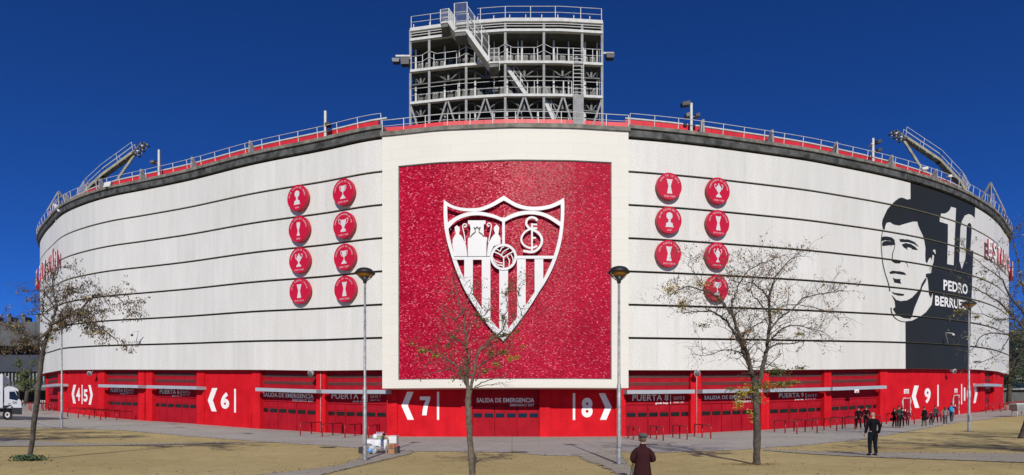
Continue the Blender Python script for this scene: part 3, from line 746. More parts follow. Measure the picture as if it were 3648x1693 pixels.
KN={'globe':'globe trophy','tall':'slim vase trophy','lidded':'lidded two handled cup','hour':'hourglass trophy','cup':'goblet trophy','liga':'wide league cup','urn':'urn trophy'}
def plain(t): 
    for a,b in (('Ñ','N'),('Á','A')): t=t.replace(a,b)
    return t
for k,(px,py,typ,top,yr,side) in enumerate(MED):
    off=.42; s,h=loc(px,py,off); c=P(s,h,off); n=NRM(s); t=Vector((0,0,1)).cross(n).normalized()  # to the right seen from outside
    if t.x<0: t=-t
    Rr=1.0 if px<1100 else .98
    row=['top','second','third','lowest'][k%4] if k<8 else (['top','middle','lowest'][k-8] if k<11 else ['top','second','third','lowest'][k-11])
    colm=('outer left column','inner left column','inner right column','outer right column')[0 if k<4 else 1 if k<8 else 2 if k<11 else 3]
    root=thing('trophy_medallion',c,f'{yr.replace("/"," ")} crimson medallion with {KN[typ]}, {row} in the {colm}','medallion','round crimson trophy medallions on the cladding')
    def L2W(x,y,z): return c+t*x+Vector((0,0,1))*y+n*z
    def flat(mb,poly,z):
        bm=polybm(poly); bm.verts.index_update(); vs=[L2W(v.co.x,v.co.y,z) for v in bm.verts]; fs=[]
        for f in bm.faces:
            ids=[v.index for v in f.verts]; p=[vs[i] for i in ids]; fs.append(ids if (p[1]-p[0]).cross(p[2]-p[0]).dot(n)>0 else ids[::-1])
        bm.free(); mb.add(vs,fs)
    mb=MB(); N=48; vs=[L2W(Rr*math.cos(2*math.pi*i/N),Rr*math.sin(2*math.pi*i/N),z) for z in (-.28,0) for i in range(N)]
    mb.add(vs,[tuple(range(N,2*N)),tuple(range(N-1,-1,-1))]+[(i,(i+1)%N,(i+1)%N+N,i+N) for i in range(N)]); mb.build('disc','wine_edge',root)
    mb=MB(); 
    for a in (45,135,225,315): q=L2W(.5*math.cos(R(a)),.5*math.sin(R(a)),0); mb.beam(q-n*.46,q-n*.27,.08)
    mb.build('bracket','steel_dark',root)
    mb=MB(); pf,hd=PROF[typ]; sc=.92
    poly=[(x*sc,y*sc-.02) for x,y in pf]+[(-x*sc,y*sc-.02) for x,y in pf[::-1] if x>0]
    flat(mb,poly,.006)
    if hd:
        for sg in (-1,1):
            q=[(sg*(hd[0]),.42),(sg*(hd[0]+.12),.44),(sg*(hd[0]+.13),.30),(sg*(hd[0]+.06),.12),(sg*.08,.02)]
            flat(mb,ribbon(smoothline(q,3),.05),.011)
    mb.build('trophy_silhouette','white',root)
    mb=MB()
    def putchar(ch,cx,cy,ang,hgt):
        if ch==' ': return
        bm,asp=textbm(ch,.0)
        wd=hgt*min(asp,1.05); ht=hgt*(1.25 if ch in 'ÑÁ' else 1)
        bm.verts.index_update(); vs=[]
        ca,sa=math.cos(ang),math.sin(ang)
        for v in bm.verts:
            x=(v.co.x-.5)*wd; y=(v.co.y)*ht-hgt/2; vs.append(L2W(cx+x*ca-y*sa,cy+x*sa+y*ca,.006))
        mb.add(vs,[[v.index for v in f.verts] for f in bm.faces]); bm.free()
    hg=.115; rr=Rr*.80; tot=len(top)*hg*1.12/rr; tot=min(tot,R(170)); 
    for i,ch in enumerate(top):
        a=math.pi/2+tot/2-tot*(i+.5)/len(top); putchar(ch,rr*math.cos(a),rr*math.sin(a),a-math.pi/2,hg)
    for i,ch in enumerate(yr): putchar(ch,(i-(len(yr)-1)/2)*.105,-Rr*.76,0,.125)
    mb.build('lettering','white',root)
# ------------------------------------------------------------------ the club emblem standing off the mosaic
EZ=38.09
def e2(p): 
    px=1560+p[0]/2.2125; py=680+p[1]/2.2125
    return (px-CX)*EZ/F, EYE+(HZ-py)*EZ/F
EM=thing('shield_emblem',(e2((520,600))[0],EZ+.3,e2((520,600))[1]),'large white metal shield emblem with ball, saints and monogram on the glittering red mosaic','emblem')
ezc=[0]
def epoly(mb,poly,d=0,th=.10):
    ezc[0]+=1; y=EZ-.003*ezc[0]-d
    q=[e2(p) for p in poly]; bm=polybm(q); bm.verts.index_update(); V=[(v.co.x,v.co.y) for v in bm.verts]
    vs=[(a,y,b) for a,b in V]; fs=[]
    for f in bm.faces:
        ids=[v.index for v in f.verts]; p=[Vector(vs[i]) for i in ids]; fs.append(ids if (p[1]-p[0]).cross(p[2]-p[0]).y<0 else ids[::-1])
    bm.free(); mb.add(vs,fs)
    n=len(q); area=sum(q[i][0]*q[(i+1)%n][1]-q[(i+1)%n][0]*q[i][1] for i in range(n))
    if area<0: q=q[::-1]
    mb.add([(a,y,b) for a,b in q]+[(a,y+th,b) for a,b in q],[(i,i+n,(i+1)%n+n,(i+1)%n)[::-1] for i in range(n)])
def estroke(mb,L,w,w1=None,k=4,d=0): epoly(mb,ribbon(smoothline(L,k),w,w1),d)
mb=MB()
top_o=smoothline([(47,72),(110,112),(180,132),(260,138),(340,130),(420,98),(480,62),(520,38)],4)+smoothline([(520,38),(560,65),(620,98),(700,122),(790,125),(880,110),(950,80),(994,55)],4)[1:]
top_i=smoothline([(74,120),(120,140),(180,156),(260,163),(345,157),(430,125),(490,92),(520,76)],4)+smoothline([(520,76),(560,98),(620,130),(700,150),(790,155),(880,140),(940,118),(968,105)],4)[1:]
epoly(mb,top_o+top_i[::-1])
Lo=smoothline([(47,72),(45,180),(52,290),(70,390),(95,480),(130,590),(165,680),(210,780),(270,880),(340,985),(420,1090),(518,1185)],4)
Li=smoothline([(74,118),(75,190),(82,290),(97,380),(120,468),(153,560),(190,655),(235,750),(295,850),(365,950),(440,1045),(518,1132)],4)
Ro=smoothline([(994,55),(997,120),(994,220),(984,330),(966,430),(940,520),(900,620),(850,715),(790,810),(720,920),(630,1045),(518,1185)],4)
Ri=smoothline([(968,103),(969,180),(963,280),(950,370),(930,455),(905,535),(868,620),(820,715),(765,795),(695,895),(605,1020),(518,1132)],4)
epoly(mb,Lo+Li[::-1]); epoly(mb,Ro+Ri[::-1])
mb.build('shield_outline','white',EM)
mb=MB(); ezc[0]=6
epoly(mb,smoothline([(78,250),(130,212),(200,180),(280,165),(350,168),(430,185),(490,208),(520,220)],4)+smoothline([(508,245),(460,222),(400,205),(330,194),(260,197),(190,215),(130,250),(82,302)],4))
epoly(mb,smoothline([(518,218),(570,190),(640,165),(720,158),(800,165),(870,188),(930,222),(968,247)],4)+smoothline([(962,280),(930,258),(870,220),(800,194),(720,186),(650,195),(580,218),(528,245)],4))
epoly(mb,[(507,212),(528,212),(528,445),(507,445)])
epoly(mb,[(108,517),(424,517),(420,544),(118,544)]); epoly(mb,[(616,513),(925,513),(915,536),(620,536)])
mb.build('shield_partition','white',EM)
ox=[p[0] for p in Lo]; oy=[p[1] for p in Lo]; rx=[p[0] for p in Ro[::-1]]; ry=[p[1] for p in Ro[::-1]]
def ybot(x): return float(np.interp(x,ox[::1],oy)) if x<518 else float(np.interp(x,rx,ry))
ox_s=sorted(zip(ox,oy)); 
def yl(x):
    c=[(abs(a-x),b) for a,b in Lo if b>300]; return min(c)[1] if x<518 else min([(abs(a-x),b) for a,b in Ro if b>300])[1]
for (a,b) in ((208,276),(346,414),(484,553),(624,692),(762,830)):
    mb=MB(); bot=[(x,yl(x)-10) for x in np.linspace(b,a,7)]
    epoly(mb,[(a,540),(b,540)]+bot if a!=484 else [(a,618),(b,618)]+bot); mb.build('stripe','white',EM)
def circ(cx,cy,r,a0=0,a1=360,n=36): return [(cx+r*math.cos(R(a0+(a1-a0)*i/n)),cy+r*math.sin(R(a0+(a1-a0)*i/n))) for i in range(n+1)]
mb=MB(); c=(518,525)
for a0 in (0,180): epoly(mb,circ(*c,104,a0,a0+180)+circ(*c,85,a0,a0+180)[::-1],.05)
bl=mb.build('ball_ring','white',EM)
mb=MB()
for L,wd in (([(518,527),(519,570),(519,612)],9),([(518,527),(480,500),(440,484)],9),([(518,527),(560,500),(596,480)],9),([(462,462),(490,478),(500,458),(520,445)],7),([(500,510),(520,480),(560,458)],7),
             ([(430,525),(450,553),(490,570),(512,572)],7),([(436,555),(470,585),(512,590)],7),([(545,520),(562,550),(560,596)],7),([(575,505),(592,540),(590,575)],7),([(470,600),(490,590),(512,600)],6)):
    estroke(mb,L,wd,d=.05)
mb.build('ball_seam','white',EM)
mb=MB(); epoly(mb,[(133,290),(150,275),(172,292),(174,315),(168,342),(190,362),(208,400),(222,430),(234,518),(128,518),(125,480),(115,430),(118,385),(135,352),(143,340),(135,315)]); mb.build('saint_figure','white',EM)
mb=MB(); epoly(mb,[(238,237),(376,237),(376,262),(362,268),(362,365),(388,370),(388,395),(384,518),(235,518),(237,400),(237,378),(252,370),(258,300),(252,268),(238,262)]); mb.build('throne_figure','white',EM)
mb=MB(); epoly(mb,[(443,290),(463,268),(484,292),(480,325),(476,345),(492,370),(494,420),(440,440),(420,480),(412,518),(386,518),(395,430),(410,395),(432,360),(452,340),(443,318)]); mb.build('saint_figure','white',EM)
mb=MB(); d=.004
estroke(mb,[(258,368),(270,350),(292,332),(297,318),(285,292),(298,302),(310,288),(322,302),(336,292),(325,318),(328,332),(348,345),(362,365)],5,k=2,d=.07)
estroke(mb,[(234,420),(235,515)],5,k=1,d=.07); estroke(mb,[(386,400),(385,515)],5,k=1,d=.07)
mb.build('figure_outline','steel_dark',EM)
mb=MB()
estroke(mb,[(217,415),(208,345),(198,300),(197,280),(205,266),(220,266),(226,280),(216,290),(208,282)],8); estroke(mb,[(398,412),(412,345),(420,300),(421,275),(410,259),(396,262),(390,274),(398,284),(406,276)],8)
mb.build('crozier','white',EM)
mb=MB()
estroke(mb,[(783,240),(770,222),(735,214),(705,230),(696,262),(710,290),(740,308)],17,k=5)
estroke(mb,[(740,308),(790,335),(818,380),(812,430),(780,470),(735,486),(672,476)],19,k=5)
estroke(mb,[(782,300),(740,302),(690,325),(660,370),(662,410),(690,440),(735,455),(782,438)],15,k=5)
estroke(mb,[(741,262),(741,370),(741,480)],14,k=1); estroke(mb,[(735,270),(782,270)],13,k=1); estroke(mb,[(735,376),(772,376)],13,k=1)
mb.build('monogram','white',EM)
mb=MB()
for p in ((100,300),(520,240),(930,300),(240,860),(760,840),(518,1150),(640,530),(390,530)):
    a,b=e2(p); mb.beam((a,EZ+.1,b),(a,EZ+.3,b),.07)
mb.build('wall_bracket','steel_dark',EM)
# ------------------------------------------------------------------ the steel tower on the roof
TZ=lambda px: float(np.interp(px,[1400,1465,1640,1800,2000,2145,2200],[41.9,41.55,40.85,40.5,40.5,40.75,40.9]))
def TP(px,z,back=0): Y=TZ(px); return Vector((X_(px,Y),Y+back,z))
TW=thing('scoreboard_tower',(TP(1800,21.3)),'open grey steel tower with decks, stairs and dark back panels on the roof','tower')
def tz(py,px=1800): return EYE+(HZ-py)*TZ(px)/F
COLS=[1462.5,1529.5,1661,1800,1937.4,2073.4,2144.5]
ZTOP=30.05
for i,px in enumerate(COLS):
    mb=MB(); mb.beam(TP(px,21.3),TP(px,ZTOP if i not in (2,) else 28.95),.17,.17); mb.build('column','steel',TW)
for i,px in enumerate((1474,1522,1579,1632,1690,1759,1806,1846,1860,1917,1976,2030,2090,2134)):
    mb=MB(); wd=.13 if i%2==0 else .08
    mb.beam(TP(px,21.6 if i in (0,13) else 23.3,.95),TP(px,29.2,.95),wd); mb.build('inner_post','steel_light',TW)
def arcbeam(mb,z0,z1,y0,y1,pa=1462,pb=2146,n=18,mi=0):
    vs=[];fs=[]
    for i in range(n+1):
        px=pa+(pb-pa)*i/n
        for z,y in ((z0,y1),(z0,y0),(z1,y0),(z1,y1)): vs.append(TP(px,z,y))
    for i in range(n):
        for k in range(4): k2=(k+1)%4; a=i*4;b=a+4; fs.append((a+k,b+k,b+k2,a+k2))
    fs+=[(0,1,2,3),(n*4+3,n*4+2,n*4+1,n*4)]; mb.add(vs,fs,mi)
Zd={'L1':24.6,'L2':26.98,'B2':29.28}
for k,z in Zd.items():
    mb=MB(); arcbeam(mb,z-.09,z+.09,-.16,.1); mb.build('edge_beam','steel_light',TW)
    mb=MB(); arcbeam(mb,z-.02,z+.04,.101,1.62); mb.build('deck','steel_dark',TW)
mb=MB(); arcbeam(mb,ZTOP-.16,ZTOP+.08,-.18,.1); mb.build('top_beam','steel_light',TW)
mb=MB(); arcbeam(mb,ZTOP-.05,ZTOP+.02,.101,2.0); mb.build('top_deck','steel_dark',TW)
mb=MB(); arcbeam(mb,29.58,29.62,-.1,-.05); arcbeam(mb,29.76,29.80,-.1,-.05); mb.build('louver_rail','steel_light',TW)
mb=MB(); arcbeam(mb,23.55,29.98,1.65,1.8); mb.build('back_panel','backboard',TW)
mb=MB(); arcbeam(mb,23.3,23.54,1.2,1.64); mb.build('lower_beam','steel_dark',TW)
for z0 in (24.75,27.12):
    for i in range(24):
        pa=1474+(2134-1474)*i/24+3; pb=pa+(660/24)-6
        mb=MB(); arcbeam(mb,z0+.45,z0+.98,1.22,1.64,pa,pb,1); arcbeam(mb,z0+1.04,z0+1.36,1.34,1.64,pa,pb,1)
        mb.build('scoreboard_module','module',TW)
mb=MB()
for z0 in (24.75,27.12):
    for i in range(24):
        px=1474+27.5*i+14
        if i%3!=1: p=TP(px,z0+.66,1.19); mb.box(p,(.3,.03,.1)); 
        for d in (-4,4): p=TP(px+d,z0+1.2,1.31); mb.box(p,(.05,.03,.05))
mb.build('module_label','white_letter',TW)
# side fans of trusses between columns
for z1,z0 in ((26.84,26.25),(24.46,23.85)):
    for a,b in zip(COLS[:-1],COLS[1:]):
        mb=MB(); m=(a+b)/2
        for y in (.4,):
            L=[TP(a+3,z1,y),TP(a+(b-a)*.18,z1-.03,y),TP(m-4,z0,y)]; mb.tube(smoothline([tuple(p) for p in L],4),.07,5)
            L=[TP(b-3,z1,y),TP(b-(b-a)*.18,z1-.03,y),TP(m+4,z0,y)]; mb.tube(smoothline([tuple(p) for p in L],4),.07,5)
            mb.beam(TP(m,z1,y),TP(m,z0,y),.14); mb.beam(TP(a,z0-.02,y),TP(b,z0-.02,y),.08)
        mb.build('floor_truss','steel_dark',TW)
for (pk,fa,fb) in ((1594,1540,1643),(1730,1675,1782),(1868,1813,1922),(2006,1952,2056)):
    mb=MB(); mb.beam(TP(pk-3,24.44,-.05),TP(fa,21.4,-.05),.12); mb.beam(TP(pk+3,24.44,-.05),TP(fb,21.4,-.05),.12); mb.build('brace','steel',TW)
mb=MB(); mb.beam(TP(1464,24.44,-.05),TP(1512,21.4,-.05),.12); mb.build('brace','steel',TW)
mb=MB(); mb.beam(TP(2143,24.44,-.05),TP(2092,21.4,-.05),.12); mb.build('brace','steel',TW)
for (px,) in ((1462,),(2145,)):
    for i in range(3):
        mb=MB(); z=23.0+i*2.3; mb.beam(TP(px,z,0),TP(px,z+2.0,1.6),.08); mb.build('side_brace','steel_dark',TW)
    mb=MB(); mb.beam(TP(px,21.3,1.72),TP(px,30,1.72),.16); mb.build('column','steel_dark',TW)
def trail(pts,zb,zt,posts,m='steel_light',r=.022):
    mb=MB()
    L=[TP(p,zt,-.1) for p in pts]; mb.tube(L,r,5); mb.tube([TP(p,(zb+zt)/2,-.1) for p in pts],r*.9,5)
    for p in posts: mb.beam(TP(p,zb,-.1),TP(p,zt,-.1),.045)
    return mb.build('railing',m,TW)
lin=lambda a,b,n:[a+(b-a)*i/n for i in range(n+1)]
trail(lin(1466,1600,4),ZTOP+.08,31.0,[1466,1534]); trail(lin(1700,2142,12),ZTOP+.08,31.0,[1712,1800,1890,1978,2068,2142])
mb=MB()
for p in range(1474,2140,57):
    if not 1590<p<1700: mb.beam(TP(p,ZTOP,.0),TP(p,ZTOP+.42,.0),.06)
mb.build('stub_post','steel_light',TW)
# middle level railing with its bends round the columns
def bend(a,b):
    L=[]; px=a; L.append((a,0))
    for c in COLS:
        if a+10<c<b-10: L+=[(c-27,0),(c,.26),(c+27,0)]
    L.append((b,0)); return L
for a,b in ((1466,1708),(1778,2068),(2078,2143)):
    mb=MB()
    for f in (.95,.48): mb.tube([TP(p,27.08+f+d,-.12) for p,d in bend(a,b)],.022,5)
    p=a
    while p<=b+1: 
        if min(abs(p-c) for c in COLS)>9 or p in (a,b): mb.beam(TP(p,26.9,-.12),TP(p,28.03,-.12),.045)
        p+=(b-a)/max(1,round((b-a)/39))
    mb.build('railing','steel_light',TW)
for a,b in ((1464,1800),(1801,2006),(2008,2036),(2080,2143)):
    trail(lin(a,b,6),24.7,25.65,lin(a,b,max(1,round((b-a)/136))))
# stairs
def stair(pa,za,pb,zb,y,wid,n,cage=None,m='steel_light'):
    a=TP(pa,za,y); b=TP(pb,zb,y); root=None
    mb=MB()
    for d in (0,wid): mb.beam(a+Vector((0,d,0)),b+Vector((0,d,0)),.06,.26)
    for i in range(1,n):
        t=i/n; p=a+(b-a)*t; mb.box((p.x,p.y+wid/2,p.z),(.26,wid-.08,.035))
    o=mb.build('stair_flight',m,TW)
    mb=MB(); H=cage or 1.0
    for d in (0,wid):
        D=Vector((0,d,0)); up=Vector((0,0,H))
        for f in ((1,.66,.33) if cage else (1,.5)): mb.tube([a+D+up*f,b+D+up*f],.022,5)
        for i in range(4): p=a+(b-a)*i/3+D; mb.beam(p,p+up,.05)
    mb.build('handrail',m,o)
    if cage:
        mb=MB(); k=26
        for i in range(k+1): p=a+(b-a)*i/k; mb.beam(p+Vector((0,0,.2)),p+Vector((0,0,H)),.012)
        mb.build('wire_mesh','steel',o)
    return o
def landing(pa,pb,z,y,wid,H=None,th=.12):
    mb=MB(); a=TP(pa,z,y); b=TP(pb,z,y)
    mb.hexa([a-Vector((0,0,th)),b-Vector((0,0,th)),b+Vector((0,wid,-th)),a+Vector((0,wid,-th)),a,b,b+Vector((0,wid,0)),a+Vector((0,wid,0))])
    o=mb.build('stair_landing','steel_light',TW)
    mb=MB(); mb.hexa([a-Vector((-.05,-.05,th+.25)),b-Vector((.05,-.05,th+.25)),b+Vector((-.05,wid,-th-.25)),a+Vector((.05,wid,-th-.25)),a-Vector((-.05,-.05,th+.002)),b-Vector((.05,-.05,th+.002)),b+Vector((-.05,wid,-th-.002)),a+Vector((.05,wid,-th-.002))])
    mb.build('underside','steel_dark',o)
    if H:
        mb=MB(); up=Vector((0,0,H))
        for d in (0,wid):
            D=Vector((0,d,0))
            for f in (1,.66,.33): mb.tube([a+D+up*f,b+D+up*f],.024,5)
            for q in (a,b): mb.beam(q+D,q+D+up,.055)
        mb.tube([a+up,a+up+Vector((0,wid,0))],.024,5)
        mb.build('handrail','steel_light',o)
        mb=MB(); k=14
        for i in range(k+1): p=a+(b-a)*i/k; mb.beam(p+Vector((0,0,.1)),p+up,.012)
        mb.build('wire_mesh','steel',o)
    return o
yy=-1.25
def sz_(py): return EYE+(HZ-py)*(40.6+yy)/F
landing(1577,1606,sz_(60),yy,1.1,.85)
stair(1606,sz_(62),1627,sz_(96),yy,1.0,4,.9)
landing(1625,1669,sz_(98),yy,1.1,1.9)
stair(1669,sz_(102),1744,sz_(216),yy,1.0,14,1.75)
landing(1743,1779,sz_(219),yy,1.1,.9)
stair(1806,26.9,1880,24.75,.35,.8,12); stair(1942,24.5,2010,21.5,.35,.8,14)
mb=MB()
for d in (-.0,.75): mb.beam(TP(2041,24.6,-.2)+Vector((d,0,0)),TP(2041,28.0,-.2)+Vector((d,0,0)),.045)
z=24.8
while z<27.9: p=TP(2041,z,-.2); mb.beam(p,p+Vector((.75,0,0)),.035); z+=.27
mb.build('ladder','steel_light',TW)
mb=MB(); a=TP(2040,21.7,-.25); mb.box((a.x+.38,a.y,23.1),(.76,.04,3.0)); mb.build('grey_sheet','steel',TW)
mb=MB(); a=TP(1922,21.6,.9); mb.box((a.x,a.y,22.1),(.25,.5,1.2)); mb.build('red_cabinet','red_panel',TW)
mb=MB(); a=TP(1660,21.6,.9); b=TP(1683,21.6,.9); mb.box(((a.x+b.x)/2,a.y,22.2),(b.x-a.x,.4,1.4)); mb.build('white_cabinet','steel_light',TW)
mb=MB(); a=TP(1850,21.6,.9)
for i in range(3): mb.beam(TP(1826,21.9+i*.35,.9),TP(1900,21.9+i*.35,.9),.04)
for p in (1826,1900): mb.beam(TP(p,21.4,.9),TP(p,22.7,.9),.05)
mb.build('guard_frame','steel_light',TW)
# floodlights on the tower's two sides
def sidelamp(pa,pb,py,boxes,label):
    Y=41.2; a=W(pa,py,Y); b=W(pb,py,Y); root=thing('floodlight',b,label,'floodlight')
    mb=MB(); mb.beam(a,b,.09,.12); mb.build('arm','steel_light',root)
    for (x0,x1,y0,y1,m) in boxes:
        mb=MB(); p=W((x0+x1)/2,(y0+y1)/2,Y-.1); w_=(x1-x0)*Y/F; h_=(y1-y0)*Y/F
        mb.hexa([(p.x-w_/2+.05,p.y-.2,p.z-h_/2),(p.x+w_/2-.05,p.y-.2,p.z-h_/2),(p.x+w_/2-.05,p.y+.2,p.z-h_/2),(p.x-w_/2+.05,p.y+.2,p.z-h_/2),(p.x-w_/2,p.y-.25,p.z+h_/2),(p.x+w_/2,p.y-.25,p.z+h_/2),(p.x+w_/2,p.y+.25,p.z+h_/2),(p.x-w_/2,p.y+.25,p.z+h_/2)])
        mb.build('lamp_housing',m,root)
        mb=MB(); mb.box((p.x,p.y,p.z-h_/2-.02),(w_*.8,.3,.03)); mb.build('lamp_glass','glass',root)
sidelamp(1462,1410,200,[(1398,1425,214,225,'steel'),(1428,1460,212,234,'black')],'pair of floodlights on an arm at the left side of the roof tower')
sidelamp(2146,2186,190,[(2158,2188,196,211,'black')],'dark floodlight on a bracket at the right side of the roof tower')
# ------------------------------------------------------------------ roof masts with lamps
def mast(px,pyB,pyT,lamps,label,w_=.17,back=.5):
    s=s_of(px); p=P(s,17.86,-.15); top=EYE+(HZ-pyT)*p.y/F
    root=thing('roof_mast',p,label,'mast','grey masts along the roof edge')
    mb=MB(); mb.beam((p.x,p.y,p.z-.1),(p.x,p.y,top),w_,.2); mb.build('post','steel_light',root)
    for (x,y,wd,hg,m) in lamps:
        q=W(x,y,p.y-.1); mb=MB(); ww=wd*p.y/F; hh=hg*p.y/F
        mb.hexa([(q.x-ww/2,q.y-.35,q.z-hh*.6),(q.x+ww/2,q.y-.35,q.z-hh*.4),(q.x+ww/2,q.y+.2,q.z-hh*.2),(q.x-ww/2,q.y+.2,q.z-hh*.4),(q.x-ww/2,q.y-.3,q.z+hh*.2),(q.x+ww/2,q.y-.3,q.z+hh*.5),(q.x+ww/2,q.y+.25,q.z+hh*.6),(q.x-ww/2,q.y+.25,q.z+hh*.4)])
        mb.build('lamp_head',m,root)
        mb=MB(); mb.beam((p.x,p.y,q.z),(q.x,q.y,q.z),.06); mb.build('lamp_arm','steel',root)
mast(1155,502,397,[(1170,447,17,14,'black')],'tall grey roof mast with one small lamp, left of the frame')
mast(562,620,535,[(549,580,14,10,'steel_dark')],'grey roof mast with one lamp on its left, over the plain left cladding')
mast(2466,468,369,[(2441,374,28,17,'black'),(2448,414,14,16,'steel_dark'),(2482,415,14,14,'black')],'grey roof mast with three dark lamps, right of the frame')
mast(3115,582,494,[(3126,508,15,14,'black'),(3127,538,14,14,'black'),(3101,518,9,6,'white')],'grey roof mast with two dark lamps and a small white camera, above the mural')
# ------------------------------------------------------------------ the two leaning floodlight gantries
def gantry(arm,strut,tip,Y,label,sgn):
    root=thing('floodlight_gantry',W(*arm[0],Y),label,'floodlight gantry','leaning floodlight gantries above the stadium roof')
    A=[W(x,y,Y) for x,y in arm]; mb=MB()
    for a,b in zip(A[:-1],A[1:]):
        for d in (0,.5): mb.beam(a+Vector((0,d,0)),b+Vector((0,d,0)),.10,.24)
    mb.build('arm_beam','gantry',root)
    mb=MB()
    for a,b in zip(A[:-1],A[1:]):
        n=max(2,int((b-a).length/.8))
        dn=Vector((0,0,-.12)); mb.hexa([a+Vector((0,.07,-.1)),b+Vector((0,.07,-.1)),b+Vector((0,.45,-.1)),a+Vector((0,.45,-.1)),a+Vector((0,.07,-.04)),b+Vector((0,.07,-.04)),b+Vector((0,.45,-.04)),a+Vector((0,.45,-.04))])
        for i in range(n+1): p=a+(b-a)*i/n+Vector((0,0,-.2)); mb.beam(p,p+Vector((0,.5,0)),.06,.10)
    mb.build('walkway','gantry',root)
    mb=MB()
    for d in (0,.5):
        U=[a+Vector((-sgn*.15,d,1.0)) for a in A]; mb.tube(U,.025,5); mb.tube([a+Vector((-sgn*.08,d,.5)) for a in A],.018,5)
        for a,b in zip(A[:-1],A[1:]):
            n=max(1,int((b-a).length/1.5))
            for i in range(n+1): p=a+(b-a)*i/n+Vector((0,d,0)); mb.beam(p,p+Vector((-sgn*.15,0,1.0)),.035)
    mb.build('railing','steel_light',root)
    mb=MB(); a,b=A[0],A[1]; n=8
    for i in range(n):
        p=a+(b-a)*(i+.5)/n+Vector((0,0,.1)); mb.tube([p,p+Vector((-sgn*.35,0,.75)),p+Vector((-sgn*.2,.5,1.15)),p+Vector((-sgn*.35,1.1,.75)),p+Vector((0,1.1,0))],.02,4)
    mb.build('ladder_hoop','steel_light',root)
    S=[W(x,y,Y) for x,y in strut]; mb=MB()
    for a,b in zip(S[:-1],S[1:]):
        for d in (.25,): mb.beam(a+Vector((0,d,0)),b+Vector((0,d,0)),.14,.22)
    mb.build('strut','gantry',root)
    T_=[W(x,y,Y) for x,y in tip]; mb=MB()
    for d in (0,.5): mb.beam(T_[0]+Vector((0,d,0)),T_[1]+Vector((0,d,0)),.14)
    for i in range(4): p=T_[0]+(T_[1]-T_[0])*i/3; mb.beam(p+Vector((0,-.2,0)),p+Vector((0,.7,0)),.06)
    mb.build('lamp_rack','steel_dark',root)
    for i in range(5):
        for k in range(3):
            p=T_[0]+(T_[1]-T_[0])*(i/4)+Vector((0,-.1+k*.3,0)); mb=MB()
            c=p+Vector((sgn*.22,0,-.05)); mb.tube([c,c+Vector((sgn*.07,0,-.06)),c+Vector((sgn*.17,0,-.13))],[.06,.10,.13],8); mb.build('lamp','white' if (i+k)%2 else 'steel_dark',root)
gantry([(283,716),(309,672),(364,621),(474,541)],[(474,548),(410,640),(385,655),(300,712)],[(474,545),(506,508)],58.5,'long leaning floodlight gantry reaching right, above the left roof edge',1)
gantry([(3447,692),(3422,646),(3350,570),(3226,487)],[(3226,498),(3290,598),(3310,612),(3420,672)],[(3228,492),(3193,466)],57.5,'long leaning floodlight gantry reaching left, above the right roof edge',-1)
def pyramid(px,Y,apex,feet,label):
    root=thing('stay_mast',W(px,feet[0][1],Y),label,'mast','pointed stay masts on the roof')
    a=W(*apex,Y)
    for (x,y,d,w_) in feet:
        mb=MB(); q=W(x,y,Y); q.y+=d; mb.beam(a,q,w_); mb.build('leg','steel' if w_<.15 else 'steel_dark',root)
    mb=MB(); b=W((apex[0]*.5+feet[0][0]*.5),(apex[1]+feet[0][1])/2,Y)
    for k in range(4):
        z=b.z-k*.7; mb.tube([(b.x+.35*math.cos(t),b.y+.35*math.sin(t),z) for t in np.linspace(0,2*math.pi,9)],.02,4)
    for t in (0,1.5,3,4.5): mb.beam((b.x+.35*math.cos(t),b.y+.35*math.sin(t),b.z+.2),(b.x+.35*math.cos(t),b.y+.35*math.sin(t),b.z-2.6),.03)
    mb.build('ladder_cage','steel_light',root)
pyramid(207,63,(208,682),[(213,760,0,.1),(182,760,-.6,.12),(238,735,.6,.22),(190,762,1.5,.08)],'pointed stay mast with ladder cage at the left roof end')
pyramid(3530,64,(3530,650),[(3531,745,0,.1),(3500,722,.6,.22),(3565,762,-.6,.1),(3552,766,1.5,.08)],'pointed stay mast with ladder cage at the right roof end')
# flags at the left end
s=s_of(186); 
def flag(px,pyT,pyB,w_,m,label):
    Y=P(s_of(px),0).y-.1; a=W(px,pyT,Y); b=W(px,pyB,Y); root=thing('flag',b,label,'flag')
    mb=MB(); mb.tube([b,a],.03,6); mb.build('flagpole','steel_light',root)
    mb=MB(); nx,nz=8,8; vs=[];H=(a.z-b.z)*.72
    for i in range(nx+1):
        for j in range(nz+1):
            u=i/nx; v=j/nz; vs.append((a.x+w_*u*(1-.25*v)+.08*math.sin(v*5),a.y+.16*math.sin(u*6+v*2),a.z-H*v-u*u*1.0))
    F_=[(i*(nz+1)+j,(i+1)*(nz+1)+j,(i+1)*(nz+1)+j+1,i*(nz+1)+j+1) for i in range(nx) for j in range(nz)]
    if len(m)==1: mb.add(vs,F_)
    else:
        for k,f in enumerate(F_):
            mb.f.append(list(f)); mb.m.append(0 if (k%nz) in (0,1,6,7) else 1); mb.sm.append(True)
        mb.v=[tuple(v) for v in vs]; mb.uv=[(v[0],v[2]) for v in vs]
    mb.build('flag_cloth',m,root)
M['flag_yellow']=mat('flag_yellow',(.75,.33,.03),.8)
flag(175,752,805,1.15,['red_panel','flag_yellow'],'red and yellow flag on the left roof end')
flag(188,725,795,1.2,['white'],'plain white flag beside the red and yellow flag on the roof')
